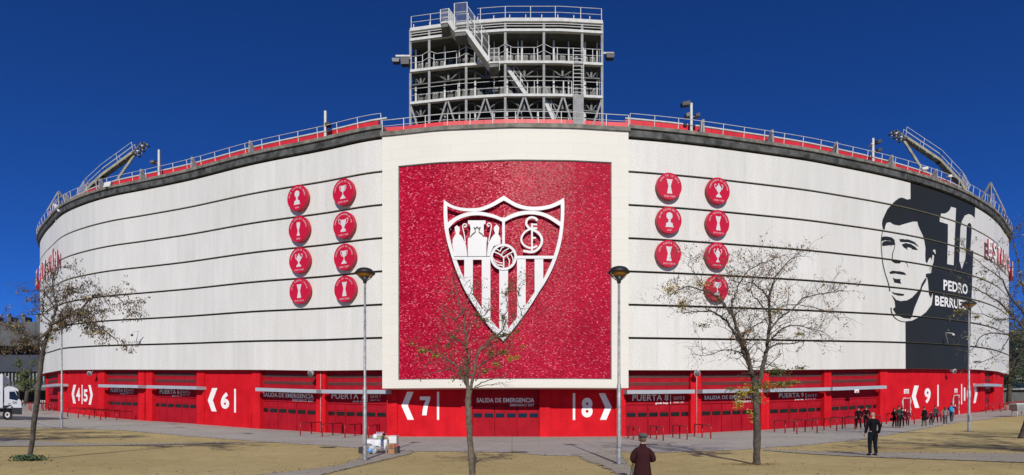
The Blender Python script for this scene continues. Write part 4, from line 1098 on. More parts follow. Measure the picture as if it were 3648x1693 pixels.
def dish(px,py,r,label,face=(-.3,-1,.2)):
    Y=P(s_of(max(142,min(3590,px))),0).y; c=W(px,py,Y-.3); root=thing('satellite_dish',c,label,'satellite dish')
    mb=MB(); n=Vector(face).normalized(); a=n.orthogonal().normalized(); b=n.cross(a); vs=[];N=20
    for j in range(5):
        rr=r*(j)/4
        for i in range(N): t=2*math.pi*i/N; vs.append(c+(a*math.cos(t)+b*math.sin(t))*max(rr,.01)+n*(rr*rr*.35/r))
    base=len(vs); vs+= [v-n*.04 for v in vs]
    fs=[(j*N+i,j*N+(i+1)%N,(j+1)*N+(i+1)%N,(j+1)*N+i) for j in range(4) for i in range(N)]
    fs+= [tuple(q+base for q in f[::-1]) for f in fs]+[(4*N+i,4*N+(i+1)%N,base+4*N+(i+1)%N,base+4*N+i) for i in range(N)]
    mb.add(vs,fs,0,None,True); mb.build('bowl','steel_light',root)
    mb=MB(); mb.tube([c-n*.05,c-n*.3,c-n*.3-Vector((0,0,.8))],.04,6); mb.build('mount','steel',root)
    mb=MB(); mb.tube([c-b*r*.9,c+n*r*.9],.015,4); mb.build('feed_arm','steel_dark',root)
dish(142,814,.38,'small round dish sticking out from the far left roof edge',(-.6,-.6,.5)); dish(218,744,.42,'round dish beside the left stay mast')
def boxlamp(px,py,w_,h_,m,label,cat='floodlight'):
    Y=P(s_of(px),0).y-.4; c=W(px,py,Y); root=thing('roof_lamp',c,label,cat)
    mb=MB(); mb.hexa([(c.x-w_,c.y-.3,c.z-h_),(c.x+w_*.8,c.y-.3,c.z-h_*.8),(c.x+w_*.8,c.y,c.z-h_*.4),(c.x-w_,c.y,c.z-h_*.6),(c.x-w_*.8,c.y-.2,c.z+h_*.6),(c.x+w_,c.y-.2,c.z+h_),(c.x+w_,c.y+.1,c.z+h_),(c.x-w_*.8,c.y+.1,c.z+h_*.8)]); mb.build('housing',m,root)
    mb=MB(); mb.beam(c,c+Vector((0,.6,-.5)),.06); mb.build('bracket','steel',root)
boxlamp(388,660,.35,.3,'steel_light','square grey lamp under the left gantry on the roof edge')
boxlamp(3290,603,.3,.16,'steel_light','flat white lamp under the right gantry on the roof edge')
boxlamp(3379,630,.2,.14,'white','small white lamp under the right gantry foot')
boxlamp(3580,788,.2,.16,'black','small black lamp on the far right roof edge')
# ------------------------------------------------------------------ cameras and loudspeakers on the wall
def wallcam(px0,py0,px1,py1,pyd,label):
    s,h=loc(px0,py0,.1); b=P(s,h,.0); t=W(px1,py1,b.y-1.2); c=W(px0,py1-3,b.y-1.0); root=thing('security_camera',b,label,'security camera')
    mb=MB(); mb.tube([b,b+NRM(s)*.3,c,t],.035,6); mb.build('arm','white',root)
    mb=MB(); mb.tube([t+Vector((0,0,-.02)),t+Vector((0,0,-.12)),t+Vector((0,0,-.2))],[.05,.12,.12],10); mb.build('hood','white',root)
    mb=MB(); mb.blob(t+Vector((0,0,-.27)),(.11,.11,.11)); mb.build('dome','glass',root)
wallcam(493,1218,470,1184,1190,'dome camera on a thin arm over the left cladding')
wallcam(3369,1224,3396,1188,1194,'dome camera on a thin white arm over the dark mural')
def horn(px,py,dirx,label,sc=.22):
    s,h=loc(px,py,-.1); b=P(s,h,-.05); root=thing('loudspeaker',b,label,'loudspeaker','horn loudspeakers under the cladding')
    d=(NRM(s)+Vector((dirx,0,-.15))).normalized()
    mb=MB(); mb.tube([b+Vector((0,0,.25)),b],.03,6); mb.build('bracket','steel',root)
    mb=MB(); mb.tube([b-d*.1,b+d*.15,b+d*.35,b+d*.42],[.09,.11,.22,.24],12); mb.build('horn','white',root)
    mb=MB(); mb.tube([b+d*.421,b+d*.44],[.2,.19],12); mb.build('horn_mouth','steel_dark',root)
horn(1118,1329,.2,'grey horn loudspeaker on the pillar right of the left emergency exit')
horn(2475,1329,-.2,'grey horn loudspeaker on the pillar right of gate 8')
horn(331,1330,.5,'grey horn loudspeaker above the numbers 4 and 5')
horn(3384,1322,-.3,'grey horn loudspeaker above the wall between 9 and 10')
horn(3560,1326,.6,'grey horn loudspeaker at the far right corner of the cladding')
# ------------------------------------------------------------------ street lamps
def lamp(px,py,pyT,label,Y=None,head=True):
    p=G(px,py); H=(py-pyT)*p.y/F
    root=thing('street_lamp',p,label,'street lamp','tall street lamps on the plaza')
    hb=H-.62 if head else H-.45
    mb=MB(); mb.tube([p+Vector((0,0,-.2)),p+Vector((0,0,.02)),p+Vector((0,0,2.6)),p+Vector((0,0,2.65)),p+Vector((0,0,hb))],[.074,.072,.068,.048,.038],12); mb.build('pole','lamp_steel',root)
    mb=MB(); mb.box(p+Vector((.0,-.09,.75)),(.11,.03,.38)); mb.build('access_hatch','steel',root)
    mb=MB(); mb.box(p+Vector((0,0,.01)),(.34,.34,.04)); mb.build('base_plate','steel_dark',root)
    # boat shaped head: two lens shaped shells round an amber bowl
    c=p+Vector((0,0,hb+.34)); w_=.33
    mb=MB(); mb.tube([p+Vector((0,0,hb-.02)),p+Vector((0,0,hb+.06)),p+Vector((0,0,hb+.20))],[.06,.07,.17],12); mb.build('head_bracket','black',root)
    def lens(zc,hh,ww,m,name,flip=1):
        mb=MB(); vs=[];n=18;k=8
        for j in range(k+1):
            f=j/k
            for i in range(n):
                t=2*math.pi*i/n; r=ww*math.cos(f*math.pi/2)**.8 if f<1 else .01
                vs.append((c.x+r*math.cos(t),c.y+r*math.sin(t)*.95,c.z+zc+flip*hh*math.sin(f*math.pi/2)))
        mb.add(vs,[(j*n+i,j*n+(i+1)%n,(j+1)*n+(i+1)%n,(j+1)*n+i) for j in range(k) for i in range(n)]+[tuple(range(n))],0,None,True); mb.build(name,m,root)
    lens(.0,.19,w_,'black','lamp_cap'); lens(-.012,.17,w_*.88,'amber','lamp_bowl',-1)
    mb=MB(); mb.tube([(c.x+w_*1.03*math.cos(t),c.y+w_*.98*math.sin(t),c.z) for t in np.linspace(0,2*math.pi,25)],.028,6); mb.build('lamp_rim','black',root)
    mb=MB()
    for t in (R(205),R(335),R(25),R(155)): mb.tube([p+Vector((0,0,hb+.02)),c+Vector((w_*.6*math.cos(t),w_*.58*math.sin(t),-.17)),c+Vector((w_*math.cos(t),w_*.95*math.sin(t),-.01))],.013,5)
    mb.build('head_strut','steel',root)
    return root
def lampsteel():
    m=mat('mottled_galvanised',(.30,.31,.32),.5,.3); N=NT(m); o=N.tc.outputs['Object']
    n=N.noise(o,7,5,.7); N.col(N.ramp(n,[(.32,(.17,.18,.19)),(.66,(.40,.41,.42))])); return m
M['lamp_steel']=lampsteel()
lamp(1300,1640,946,'tall grey street lamp left of the framed mosaic, beside the stall')
lamp(2205,1655,940,'tall grey street lamp right of the framed mosaic, behind the person in the beret')
lamp(220,1525,1138,'slim grey street lamp at the left end near the 4 and 5 wall')
lamp(3452,1537,1066,'grey street lamp at the right end in front of the 10')
# ------------------------------------------------------------------ tubular barriers
def barrier(a,b,lab,H=.84,nleg=3):
    """a,b : ground points"""
    d=b-a; L=max(.9,d.length); root=thing('tube_barrier',a,lab,'barrier','red tubular barriers along the stadium')
    u=d.normalized(); r=.044
    A=Vector((a.x,a.y,gnd(a.x,a.y))); Bq=Vector((b.x,b.y,gnd(b.x,b.y)))
    mb=MB(); mb.tube([A+Vector((0,0,-.05)),A+Vector((0,0,H-.14)),A+u*.04+Vector((0,0,H-.04)),A+u*.14+Vector((0,0,H)),Bq-u*.14+Vector((0,0,H)),Bq-u*.04+Vector((0,0,H-.04)),Bq+Vector((0,0,H-.14)),Bq+Vector((0,0,-.05))],r,8); mb.build('hoop','red_tube',root)
    for k in range(1,nleg-1):
        q=A+(Bq-A)*k/(nleg-1); mb=MB(); mb.tube([q+Vector((0,0,-.05)),q+Vector((0,0,H-.02))],r,8); mb.build('middle_leg','red_tube',root)
BR=[((1070,1552),(1144,1542)),((1148,1556),(1219,1546)),((1229,1560),(1295,1548)),((1313,1561),(1370,1549)),
    ((2277,1572),(2238,1562)),((2363,1571),(2317,1561)),((2448,1567),(2397,1559)),((2532,1564),(2474,1555)),
    ((2839,1547),(2759,1540)),((2911,1542),(2829,1537)),((2981,1536),(2894,1531)),((3046,1531),(2959,1526)),((3140,1522),(3045,1520)),((3257,1512),(3158,1511)),((3098,1527),(3010,1524)),
    ((241,1486),(352,1483)),((279,1490),(389,1488)),((318,1494),(430,1492)),((358,1498),(470,1497)),
    ((76,1462),(128,1457)),((110,1464),(150,1460)),((135,1465),(172,1463)),((163,1463),(191,1466)),
    ((3513,1471),(3560,1464)),((3566,1468),(3600,1461)),((3577,1464),(3625,1458)),((3597,1462),(3648,1455)),((3610,1458),(3665,1452))]
zones=[(0,4,'in front of gate 7'),(4,8,'in front of gate 8'),(8,15,'right of the largest tree'),(15,19,'below the 4 5 wall'),(19,23,'behind the lorry at the far left'),(23,28,'beyond gate 10 at the far right')]
ordn=['first','second','third','fourth','fifth','sixth','seventh','eighth']
for a0,b0,zn in zones:
    idx=sorted(range(a0,b0),key=lambda i:(BR[i][0][0]+BR[i][1][0]))
    for k,i in enumerate(idx):
        barrier(G(*BR[i][0]),G(*BR[i][1]),f'red tubular hoop barrier {zn}, {ordn[k]} from the left')
# ------------------------------------------------------------------ trees
def tree(px,py,limbs,lab,seed,leafcfg,twn=3,droop=.2,bark='bark',depth=1.6,twl=1.1,leafn=2,name='tree',leafsize=.07,base_herb=False,maxlev=2,cat='tree',tden=.5):
    rr=random.Random(seed); p=G(px,py); Y=p.y; root=thing(name,p,lab,cat)
    tr=MB(); br=MB(); lf=MB(); lmats=[c[0] for c in leafcfg]; cum=[]; t=0
    for c in leafcfg: t+=c[1]; cum.append(t)
    tips=[]
    def leaf(q,drp):
        r_=rr.random()*t; mi=next(i for i,c in enumerate(cum) if r_<=c); cfg=leafcfg[mi]
        n=cfg[2]
        for _ in range(n):
            s=leafsize*rr.uniform(.6,1.3); L=s*cfg[3]
            d=Vector((rr.gauss(0,.5),rr.gauss(0,.5),-1 if cfg[4] else rr.gauss(0,.7))).normalized()
            c=q+Vector((rr.gauss(0,.03),rr.gauss(0,.03),rr.gauss(-.01,.03)))
            a=d.cross(Vector((rr.gauss(0,1),rr.gauss(0,1),rr.gauss(0,.3)))).normalized()*s*(.24 if cfg[4] else .4)
            e=c+d*L
            lf.add([c,c+d*L*.5+a,e,c+d*L*.5-a],[(0,1,2,3)],mi)
    def twig(q,d,L,r,lev,lk):
        n=4; P_=[q]; dd=d.normalized()
        for i in range(n):
            dd=(dd+Vector((rr.gauss(0,.22),rr.gauss(0,.22),rr.gauss(0,.2)+(.10 if i<2 else -droop*.6)))).normalized(); P_.append(P_[-1]+dd*L/n)
        br.tube(P_,[r*(1-.8*i/n) for i in range(n+1)],3 if lev>0 else 4,cap=False)
        if lev<maxlev:
            for i in range(1,n+1):
                for _ in range(1 if rr.random()<(.8 if lev==0 else .35) else 0):
                    nd=(dd+Vector((rr.gauss(0,.75),rr.gauss(0,.75),rr.gauss(0,.55)))).normalized(); twig(P_[i],nd,L*rr.uniform(.42,.68),r*.55,lev+1,lk)
        if lev>=1:
            for i in range(1,n+1):
                if rr.random()<lk*.8: 
                    for _ in range(leafn): leaf(P_[i]+Vector((rr.gauss(0,.05),rr.gauss(0,.05),rr.gauss(0,.05))),1)
    for li,(pl,r0,r1,dep,dens,lk) in enumerate(limbs):
        Q=[]; n=len(pl)
        for i,(x,y) in enumerate(pl):
            dd=dep*(i/(n-1)); q=W(x,y,Y); q=Vector((q.x*(1+dd/Y),Y+dd,EYE+(q.z-EYE)*(1+dd/Y))); Q.append(tuple(q))
        S=smoothline(Q,5); m=len(S)
        S=[Vector(q)+(Vector((rr.gauss(0,.02),rr.gauss(0,.02),rr.gauss(0,.012)))*min(1,4*i/m) if li else Vector((rr.gauss(0,.006),rr.gauss(0,.006),0))) for i,q in enumerate(S)]
        rad=[(r0+(r1-r0)*(i/(m-1))**.8)*(1+.10*rr.uniform(-1,1)) for i in range(m)]
        if li==0: 
            S=[S[0]+Vector((0,0,-.3))]+S; rad=[rad[0]*1.55]+rad; rad[1]*=1.25; tr.tube(S,rad,12)
        else: br.tube(S,rad,8 if r0>.04 else 5)
        if dens:
            for i in range(max(1,int(m*.12)),m):
                dn=dens*tden; k=int(dn)+(rr.random()<dn-int(dn))
                for _ in range(k):
                    dr=(S[i]-S[i-1]).normalized(); f=i/m
                    side=Vector((rr.gauss(0,1),rr.gauss(0,.8),rr.gauss(.25,.7)))
                    twig(S[i],(dr*.7+side).normalized(),twl*rr.uniform(.5,1.15)*(.75+.4*math.sin(f*3)),max(.008,min(.02,rad[i]*.35)),0 if rr.random()<.7 else 1,lk)
    tr.build('trunk',bark,root); br.build('branches',bark,root)
    if lf.v: lf.build('leaves',lmats,root)
    return root
def t8(p): return (2300+p[0]/1.8387,850+p[1]/1.8387)
POD=('pod',6,2,1.9,True)
# big bare tree right of the frame
L=[([(2695,1656),(2697,1560),(2692,1420),(2690,1350)],.112,.10,0,0,0),
   ([t8((740,1090)),t8((700,900)),t8((672,820)),t8((640,740)),t8((590,630)),t8((520,540)),t8((440,480)),t8((330,480)),t8((240,490))],0.094,0.012,1.2,1.3,.25),
   ([t8((700,900)),t8((670,770)),t8((625,660)),t8((580,530)),t8((510,430)),t8((470,380)),t8((380,340)),t8((260,320)),t8((150,380))],0.066,0.011,-1.0,1.5,.5),
   ([t8((625,660)),t8((560,470)),t8((585,370)),t8((640,250)),t8((700,190)),t8((800,150)),t8((910,110))],0.039,0.008,.8,1.2,.4),
   ([t8((745,960)),t8((765,840)),t8((800,690)),t8((812,560)),t8((806,420)),t8((820,330)),t8((870,230)),t8((960,130)),t8((1040,118))],0.082,0.008,.6,1.3,.22),
   ([t8((806,400)),t8((770,350)),t8((700,290)),t8((640,300)),t8((560,270))],0.027,0.007,-.8,1.2,.3),
   ([t8((815,600)),t8((870,530)),t8((960,460)),t8((1040,390)),t8((1140,365)),t8((1230,355)),t8((1300,340))],0.035,0.006,.9,1.2,.25),
   ([t8((800,690)),t8((880,600)),t8((980,570)),t8((1080,590)),t8((1180,620))],0.031,0.006,-1.2,1.2,.12),
   ([t8((785,740)),t8((860,690)),t8((960,690)),t8((1060,670)),t8((1180,690))],0.027,0.006,.9,1.1,.15),
   ([t8((650,760)),t8((560,730)),t8((470,745)),t8((390,770)),t8((290,755))],0.023,0.006,-.9,1.1,.12),
   ([t8((620,650)),t8((700,580)),t8((760,545)),t8((860,480)),t8((960,430)),t8((1200,480)),t8((1265,540))],0.027,0.006,-.7,1.0,.2),
   ([t8((800,480)),t8((740,420)),t8((690,340)),t8((710,240)),t8((780,170))],0.022,0.006,1.0,1.1,.4),
   ([t8((500,420)),t8((420,350)),t8((340,260)),t8((290,180)),t8((300,120))],0.022,0.006,.6,1.0,.5)]
tree(2690,1655,L,'largest tree, forked and nearly bare with dark pods, right of the framed mosaic',11,[POD,('leaf_green',.6,3,1.3,False),('leaf_brown',2.6,3,1.4,False)],twl=.95,depth=1.5,bark='bark_dark',leafn=1,leafsize=.048,tden=.85)
# lower leafy clumps of that tree hang on its trunk: a second, separate pass is a part of the same tree
BT=bpy.data.objects['tree']
def clumps(root,Y,spots,mats,seed,name='leaf_clump',size=.085):
    rr=random.Random(seed)
    for (x,y,sx,sy,n,mi) in spots:
        mb=MB(); c=W(x,y,Y); dx=sx*Y/F; dz=sy*Y/F
        q0=c+Vector((0,.1,-dz*.3))
        for k in range(5):
            e=c+Vector((rr.gauss(0,dx*.5),rr.gauss(0,dx*.4),rr.gauss(0,dz*.5))); mb.tube([q0,(q0+e)/2+Vector((0,0,.05)),e],[.014,.01,.005],3,mi=2,cap=False)
        for _ in range(n):
            p=c+Vector((rr.gauss(0,dx*.45),rr.gauss(0,dx*.4),rr.gauss(0,dz*.42)))
            s=size*rr.uniform(.5,1.1); d=Vector((rr.gauss(0,1),rr.gauss(0,1),rr.gauss(-.3,.6))).normalized(); a=d.orthogonal().normalized()*s*.3
            m_=0 if rr.random()<mi else 1
            mb.add([p,p+d*s*.5+a,p+d*s,p+d*s*.5-a],[(0,1,2,3)],m_)
        mb.build(name,[mats[0],mats[1],'bark_dark'],root)
Yb=G(2690,1655).y
clumps(BT,Yb,[(2680,1385,38,26,260,.3),(2735,1375,40,22,240,.7),(2790,1370,45,14,220,.75),(2825,1362,30,10,130,.75),(2640,1400,30,22,200,.3),(2630,1440,18,24,130,.2),(2700,1420,22,30,180,.6),(2760,1330,35,14,130,.85),(2600,1385,20,8,70,.9),(2670,1470,12,14,50,.2),(2510,1160,30,14,90,.8),(2760,1110,16,12,70,.3),(2850,1190,14,8,50,.35),(2390,1030,30,24,200,.0),(2430,1080,18,22,130,.0),(2500,1010,40,24,120,.1),(2680,1490,9,20,30,.3),(2770,1320,45,10,150,.9),(2850,1310,25,10,80,.9)],('leaf_green','leaf_yellow'),5)
def t6(p): return (1400+p[0]/2.6554,1000+p[1]/2.6554)
L=[([(1683,1700),(1678,1620),(1672,1520),(1668,1440),(1672,1390)],.088,.075,0,0,0),
   ([t6((725,1040)),t6((695,950)),t6((705,800)),t6((710,700)),t6((690,560)),t6((680,420)),t6((655,290)),t6((615,180)),t6((580,60)),t6((560,-20))],.058,.007,.3,2.0,.16),
   ([t6((735,1030)),t6((760,900)),t6((800,720)),t6((860,630)),t6((950,540)),t6((1030,480)),t6((1060,350)),t6((1080,200)),t6((1082,80))],.045,.006,-.5,1.6,.3),
   ([t6((950,540)),t6((1060,520)),t6((1150,470)),t6((1220,380)),t6((1215,300)),t6((1180,190)),t6((1200,60))],.022,.005,.4,1.2,.3),
   ([t6((690,980)),t6((620,830)),t6((540,760)),t6((440,710)),t6((330,670)),t6((200,620))],.035,.007,.5,1.5,.25),
   ([t6((700,1000)),t6((640,900)),t6((560,850)),t6((480,850)),t6((360,880))],.028,.006,-.5,1.5,.3),
   ([t6((770,1010)),t6((850,960)),t6((950,930)),t6((1060,900)),t6((1110,840))],.02,.005,.4,.35,.0),
   ([t6((770,1020)),t6((870,990)),t6((960,985)),t6((1030,975))],.015,.005,-.4,.3,.0),
   ([t6((790,830)),t6((860,780)),t6((930,730)),t6((1010,690)),t6((1100,640)),t6((1180,630))],.026,.005,.6,1.3,.35),
   ([t6((655,300)),t6((600,360)),t6((520,330)),t6((450,260)),t6((430,180))],.02,.005,.5,1.2,.1),
   ([t6((690,520)),t6((740,420)),t6((830,350)),t6((900,290)),t6((910,150))],.022,.005,-.5,1.4,.3),
   ([t6((660,320)),t6((700,200)),t6((740,100)),t6((730,0))],.018,.004,.4,1.3,.1),
   ([t6((705,640)),t6((620,560)),t6((540,520)),t6((470,490))],.022,.005,-.6,1.3,.35),
   ([t6((780,950)),t6((850,860)),t6((930,830)),t6((1040,825))],.018,.005,.2,1.0,.4)]
ct=tree(1682,1696,L,'thin young tree with sparse leaves standing in front of the shield emblem',23,[('pod',6,2,1.7,True),('leaf_brown',1.0,3,1.3,False),('leaf_green',1.5,3,1.3,False)],twl=.5,depth=.9,tden=.45,leafn=1,leafsize=.042)
Yc=G(1682,1696).y
clumps(ct,Yc,[t6((175,600))+(9,8,60,.6),t6((290,665))+(22,9,110,.6),t6((410,710))+(18,9,70,.5),t6((930,680))+(13,16,90,.7),t6((1050,680))+(20,16,140,.8),t6((1105,740))+(14,14,90,.3),t6((1165,725))+(9,9,50,.1),t6((965,790))+(12,8,60,.4),t6((865,855))+(11,9,60,.5),t6((1040,350))+(9,22,70,.9),t6((1075,120))+(5,20,40,.9),t6((1190,110))+(6,22,45,.9),t6((860,370))+(16,10,60,.8),t6((520,620))+(9,9,40,.3),t6((800,320))+(18,14,70,.8),t6((1050,510))+(26,7,80,.8),t6((560,530))+(14,6,40,.6),t6((1232,620))+(5,7,20,.2),t6((1180,485))+(10,5,30,.4)],('leaf_green','leaf_yellow'),9,size=.06)
def t7(p): return (p[0]/2.7788,920+p[1]/2.7788)
L=[([(104,1640),(118,1540),(132,1420),(146,1300),(152,1260)],.070,.060,0,0,0),
   ([t7((425,960)),t7((440,860)),t7((480,740)),t7((510,650)),t7((550,530)),t7((560,430)),t7((530,330)),t7((530,200)),t7((560,120))],.062,.010,.3,1.5,.5),
   ([t7((500,660)),t7((580,620)),t7((680,570)),t7((760,550)),t7((860,580)),t7((960,660)),t7((1080,740)),t7((1180,850))],.05,.010,-.6,1.9,.95),
   ([t7((760,550)),t7((880,420)),t7((960,370)),t7((1060,380)),t7((1160,390)),t7((1240,470)),t7((1320,570))],.032,.008,.4,1.7,.85),
   ([t7((550,500)),t7((480,400)),t7((420,320)),t7((330,320)),t7((240,330)),t7((180,270))],.026,.006,.5,1.3,.10),
   ([t7((470,740)),t7((380,790)),t7((260,760)),t7((150,700)),t7((30,660))],.030,.008,-.5,1.9,.9),
   ([t7((440,850)),t7((340,870)),t7((240,850)),t7((120,880)),t7((20,960))],.030,.008,.5,1.9,.9),
   ([t7((550,460)),t7((430,540)),t7((330,560)),t7((200,570)),t7((60,590))],.022,.006,.2,1.1,.5),
   ([t7((510,640)),t7((430,560)),t7((420,440)),t7((450,360)),t7((520,320)),t7((700,310)),t7((800,310))],.024,.006,-.4,1.5,.8),
   ([t7((530,720)),t7((620,700)),t7((720,640)),t7((860,630)),t7((930,700))],.026,.007,.5,1.5,.8),
   ([t7((560,440)),t7((640,390)),t7((700,350)),t7((780,340)),t7((880,330))],.02,.006,.6,1.2,.5),
   ([t7((700,560)),t7((800,500)),t7((900,560)),t7((1000,520)),t7((1120,540))],.02,.006,-.8,1.5,.8),
   ([t7((520,320)),t7((440,200)),t7((480,120)),t7((600,90)),t7((680,100))],.018,.006,.2,1.1,.5)]
tree(104,1638,L,'leaning tree hung with dark pods at the left end, beside the lorry',31,[('pod',9,2,1.6,True),('leaf_brown',.8,2,1.3,False),('leaf_yellow',.12,4,1.3,False)],twl=.42,depth=1,leafn=1,leafsize=.055,bark='bark_dark',tden=.5)
# tree whose trunk stands just outside the right border
L=[([(3644,1562),(3662,1500),(3685,1390),(3702,1290),(3705,1230)],.17,.12,0,0,0),
   ([(3705,1240),(3660,1180),(3610,1130),(3560,1080),(3500,1040),(3450,1010),(3400,980)],.07,.010,0,1.5,.35),
   ([(3690,1260),(3640,1210),(3580,1190),(3500,1195),(3460,1250),(3400,1240)],.05,.009,.8,1.3,.25),
   ([(3705,1230),(3650,1120),(3600,1060),(3570,1000),(3520,960),(3450,900)],.06,.009,-.8,1.4,.5),
   ([(3700,1220),(3660,1100),(3640,1000),(3620,900),(3600,830)],.06,.009,.6,1.6,.8),
   ([(3705,1200),(3700,1050),(3680,950),(3650,870)],.05,.009,-.4,1.6,.9),
   ([(3650,1180),(3600,1200),(3560,1260),(3500,1290)],.03,.008,0,1.2,.35),
   ([(3620,1130),(3560,1140),(3500,1120),(3440,1110),(3400,1060)],.03,.008,-.5,1.3,.5),
   ([(3690,1250),(3650,1240),(3620,1280),(3590,1330)],.03,.008,.4,1.3,.5)]
bt2=tree(3644,1562,L,'tree on the right border with a thick leaning trunk and drooping leaves',41,[('pod',7,2,1.7,True),('leaf_green',2.0,3,1.3,False),('leaf_yellow',.3,3,1.3,False)],twl=1.1,depth=1,leafn=1,leafsize=.065,bark='bark_dark')
Y2=G(3644,1562).y
clumps(bt2,Y2,[(3420,1110,18,18,160,.6),(3480,1130,16,8,80,.5),(3480,1290,16,7,60,.9),(3590,1110,26,12,100,.4),(3500,995,18,8,70,.8)],('leaf_green','leaf_yellow'),14,size=.085)
# bare trees standing just outside the picture whose shade falls across the sand
def offtree(x,Y,lab,seed):
    p=(x*F/Y+CX, HZ-(gnd(x,Y)-EYE)*F/Y); s=F/Y
    q=lambda a,h:(p[0]+a*s,p[1]-h*s)
    L=[([q(0,0),q(.1,1),q(0,2.4)],.13,.10,0,0,0)]
    rr=random.Random(seed)
    for i in range(7):
        a=-3+i*1.0; L.append(([q(0,2.3),q(a*.35,3.6),q(a*.75,4.8+.3*rr.random()),q(a,5.6+.8*math.cos(a*.5))],.06,.01,rr.uniform(-1.5,1.5),1.5,.6))
    tree(p[0],p[1],L,lab,seed,[('pod',6,3,1.8,True),('leaf_green',.5,3,1.3,False)],twl=1.0,depth=1.5,leafn=2,leafsize=.08,bark='bark_dark',tden=.8)
offtree(-22.5,19,'bare tree outside the left border, the nearer of two there',61); offtree(-27,22.5,'bare tree outside the left border, the farther of two there',62)
offtree(19.0,15.5,'bare tree outside the right border, nearest to the camera there',63); offtree(25.5,18,'bare tree outside the right border, second from the camera',64)
# herbs at the foot of the left tree, litter at the big one
p=G(104,1640); mb=MB(); rr=random.Random(3)
for _ in range(420):
    q=Vector((p.x+rr.gauss(.0,.20),p.y+rr.gauss(-.05,.16),0)); q.z=gnd(q.x,q.y)+rr.uniform(.0,.13); d=Vector((rr.gauss(0,1),rr.gauss(0,1),rr.gauss(.4,.5))).normalized()*.07; a=d.orthogonal().normalized()*.03
    mb.add([q,q+d*.5+a,q+d,q+d*.5-a],[(0,1,2,3)])
M['herb']=mat('weeds',(.05,.09,.035),.7,var=.4,vscale=8)
tag(mb.build('weeds','herb'),'patch of low green weeds at the foot of the left tree','weeds',None,'stuff')
def litter(px,py,sx,sy,n,lab,m='leaf_brown'):
    p=G(px,py); mb=MB(); rr=random.Random(n)
    for _ in range(n):
        q=Vector((p.x+rr.gauss(0,sx),p.y+rr.gauss(0,sy),0)); q.z=gnd(q.x,q.y)+.03; t=rr.random()*6; c_,s_=math.cos(t)*.035,math.sin(t)*.035
        mb.add([q+Vector((c_,s_,rr.uniform(0,.02))),q+Vector((-s_*.6,c_*.6,.01)),q-Vector((c_,s_,-.005)),q+Vector((s_*.6,-c_*.6,0))],[(0,1,2,3)])
    tag(mb.build('fallen_leaves',m),lab,'fallen leaves',None,'stuff')
litter(2685,1657,.45,.18,240,'ring of dry fallen leaves at the foot of the largest tree')
litter(1900,1640,5.5,2.6,150,'scattered dry leaves on the sand in the foreground','pod')
litter(500,1600,7,4,110,'scattered dry leaves on the sand at the left','pod')
litter(3000,1600,7,4,110,'scattered dry leaves on the sand at the right','pod')
# loose stones and dark crumbs on the sand and along the worn path edges
rr=random.Random(77); mb=MB()
def stone(x,y,s):
    z=gnd(x,y)+.02; a=rr.random()*6; c_,s_=math.cos(a)*s,math.sin(a)*s
    mb.add([(x+c_,y+s_,z),(x-s_*.8,y+c_*.8,z),(x-c_*.9,y-s_*.9,z),(x+s_*.7,y-c_*.7,z),(x,y,z+s*.8)],[(0,1,4),(1,2,4),(2,3,4),(3,0,4)])
for L_ in PATH_EDGES:
    for i in range(len(L_)-1):
        a_,b_=L_[i],L_[i+1]; d_=math.hypot(b_[0]-a_[0],b_[1]-a_[1])
        for _ in range(int(d_*9)):
            t_=rr.random(); stone(a_[0]+(b_[0]-a_[0])*t_+rr.gauss(0,.07),a_[1]+(b_[1]-a_[1])*t_+rr.gauss(0,.09),rr.uniform(.012,.04))
for _ in range(800):
    y_=15+30*rr.random()**1.7; stone(rr.uniform(-.95,.95)*y_,y_,rr.uniform(.01,.035))
tag(mb.build('loose_stones','bark'),'loose stones and crumbs strewn over the sand and path edges','stones',None,'stuff')
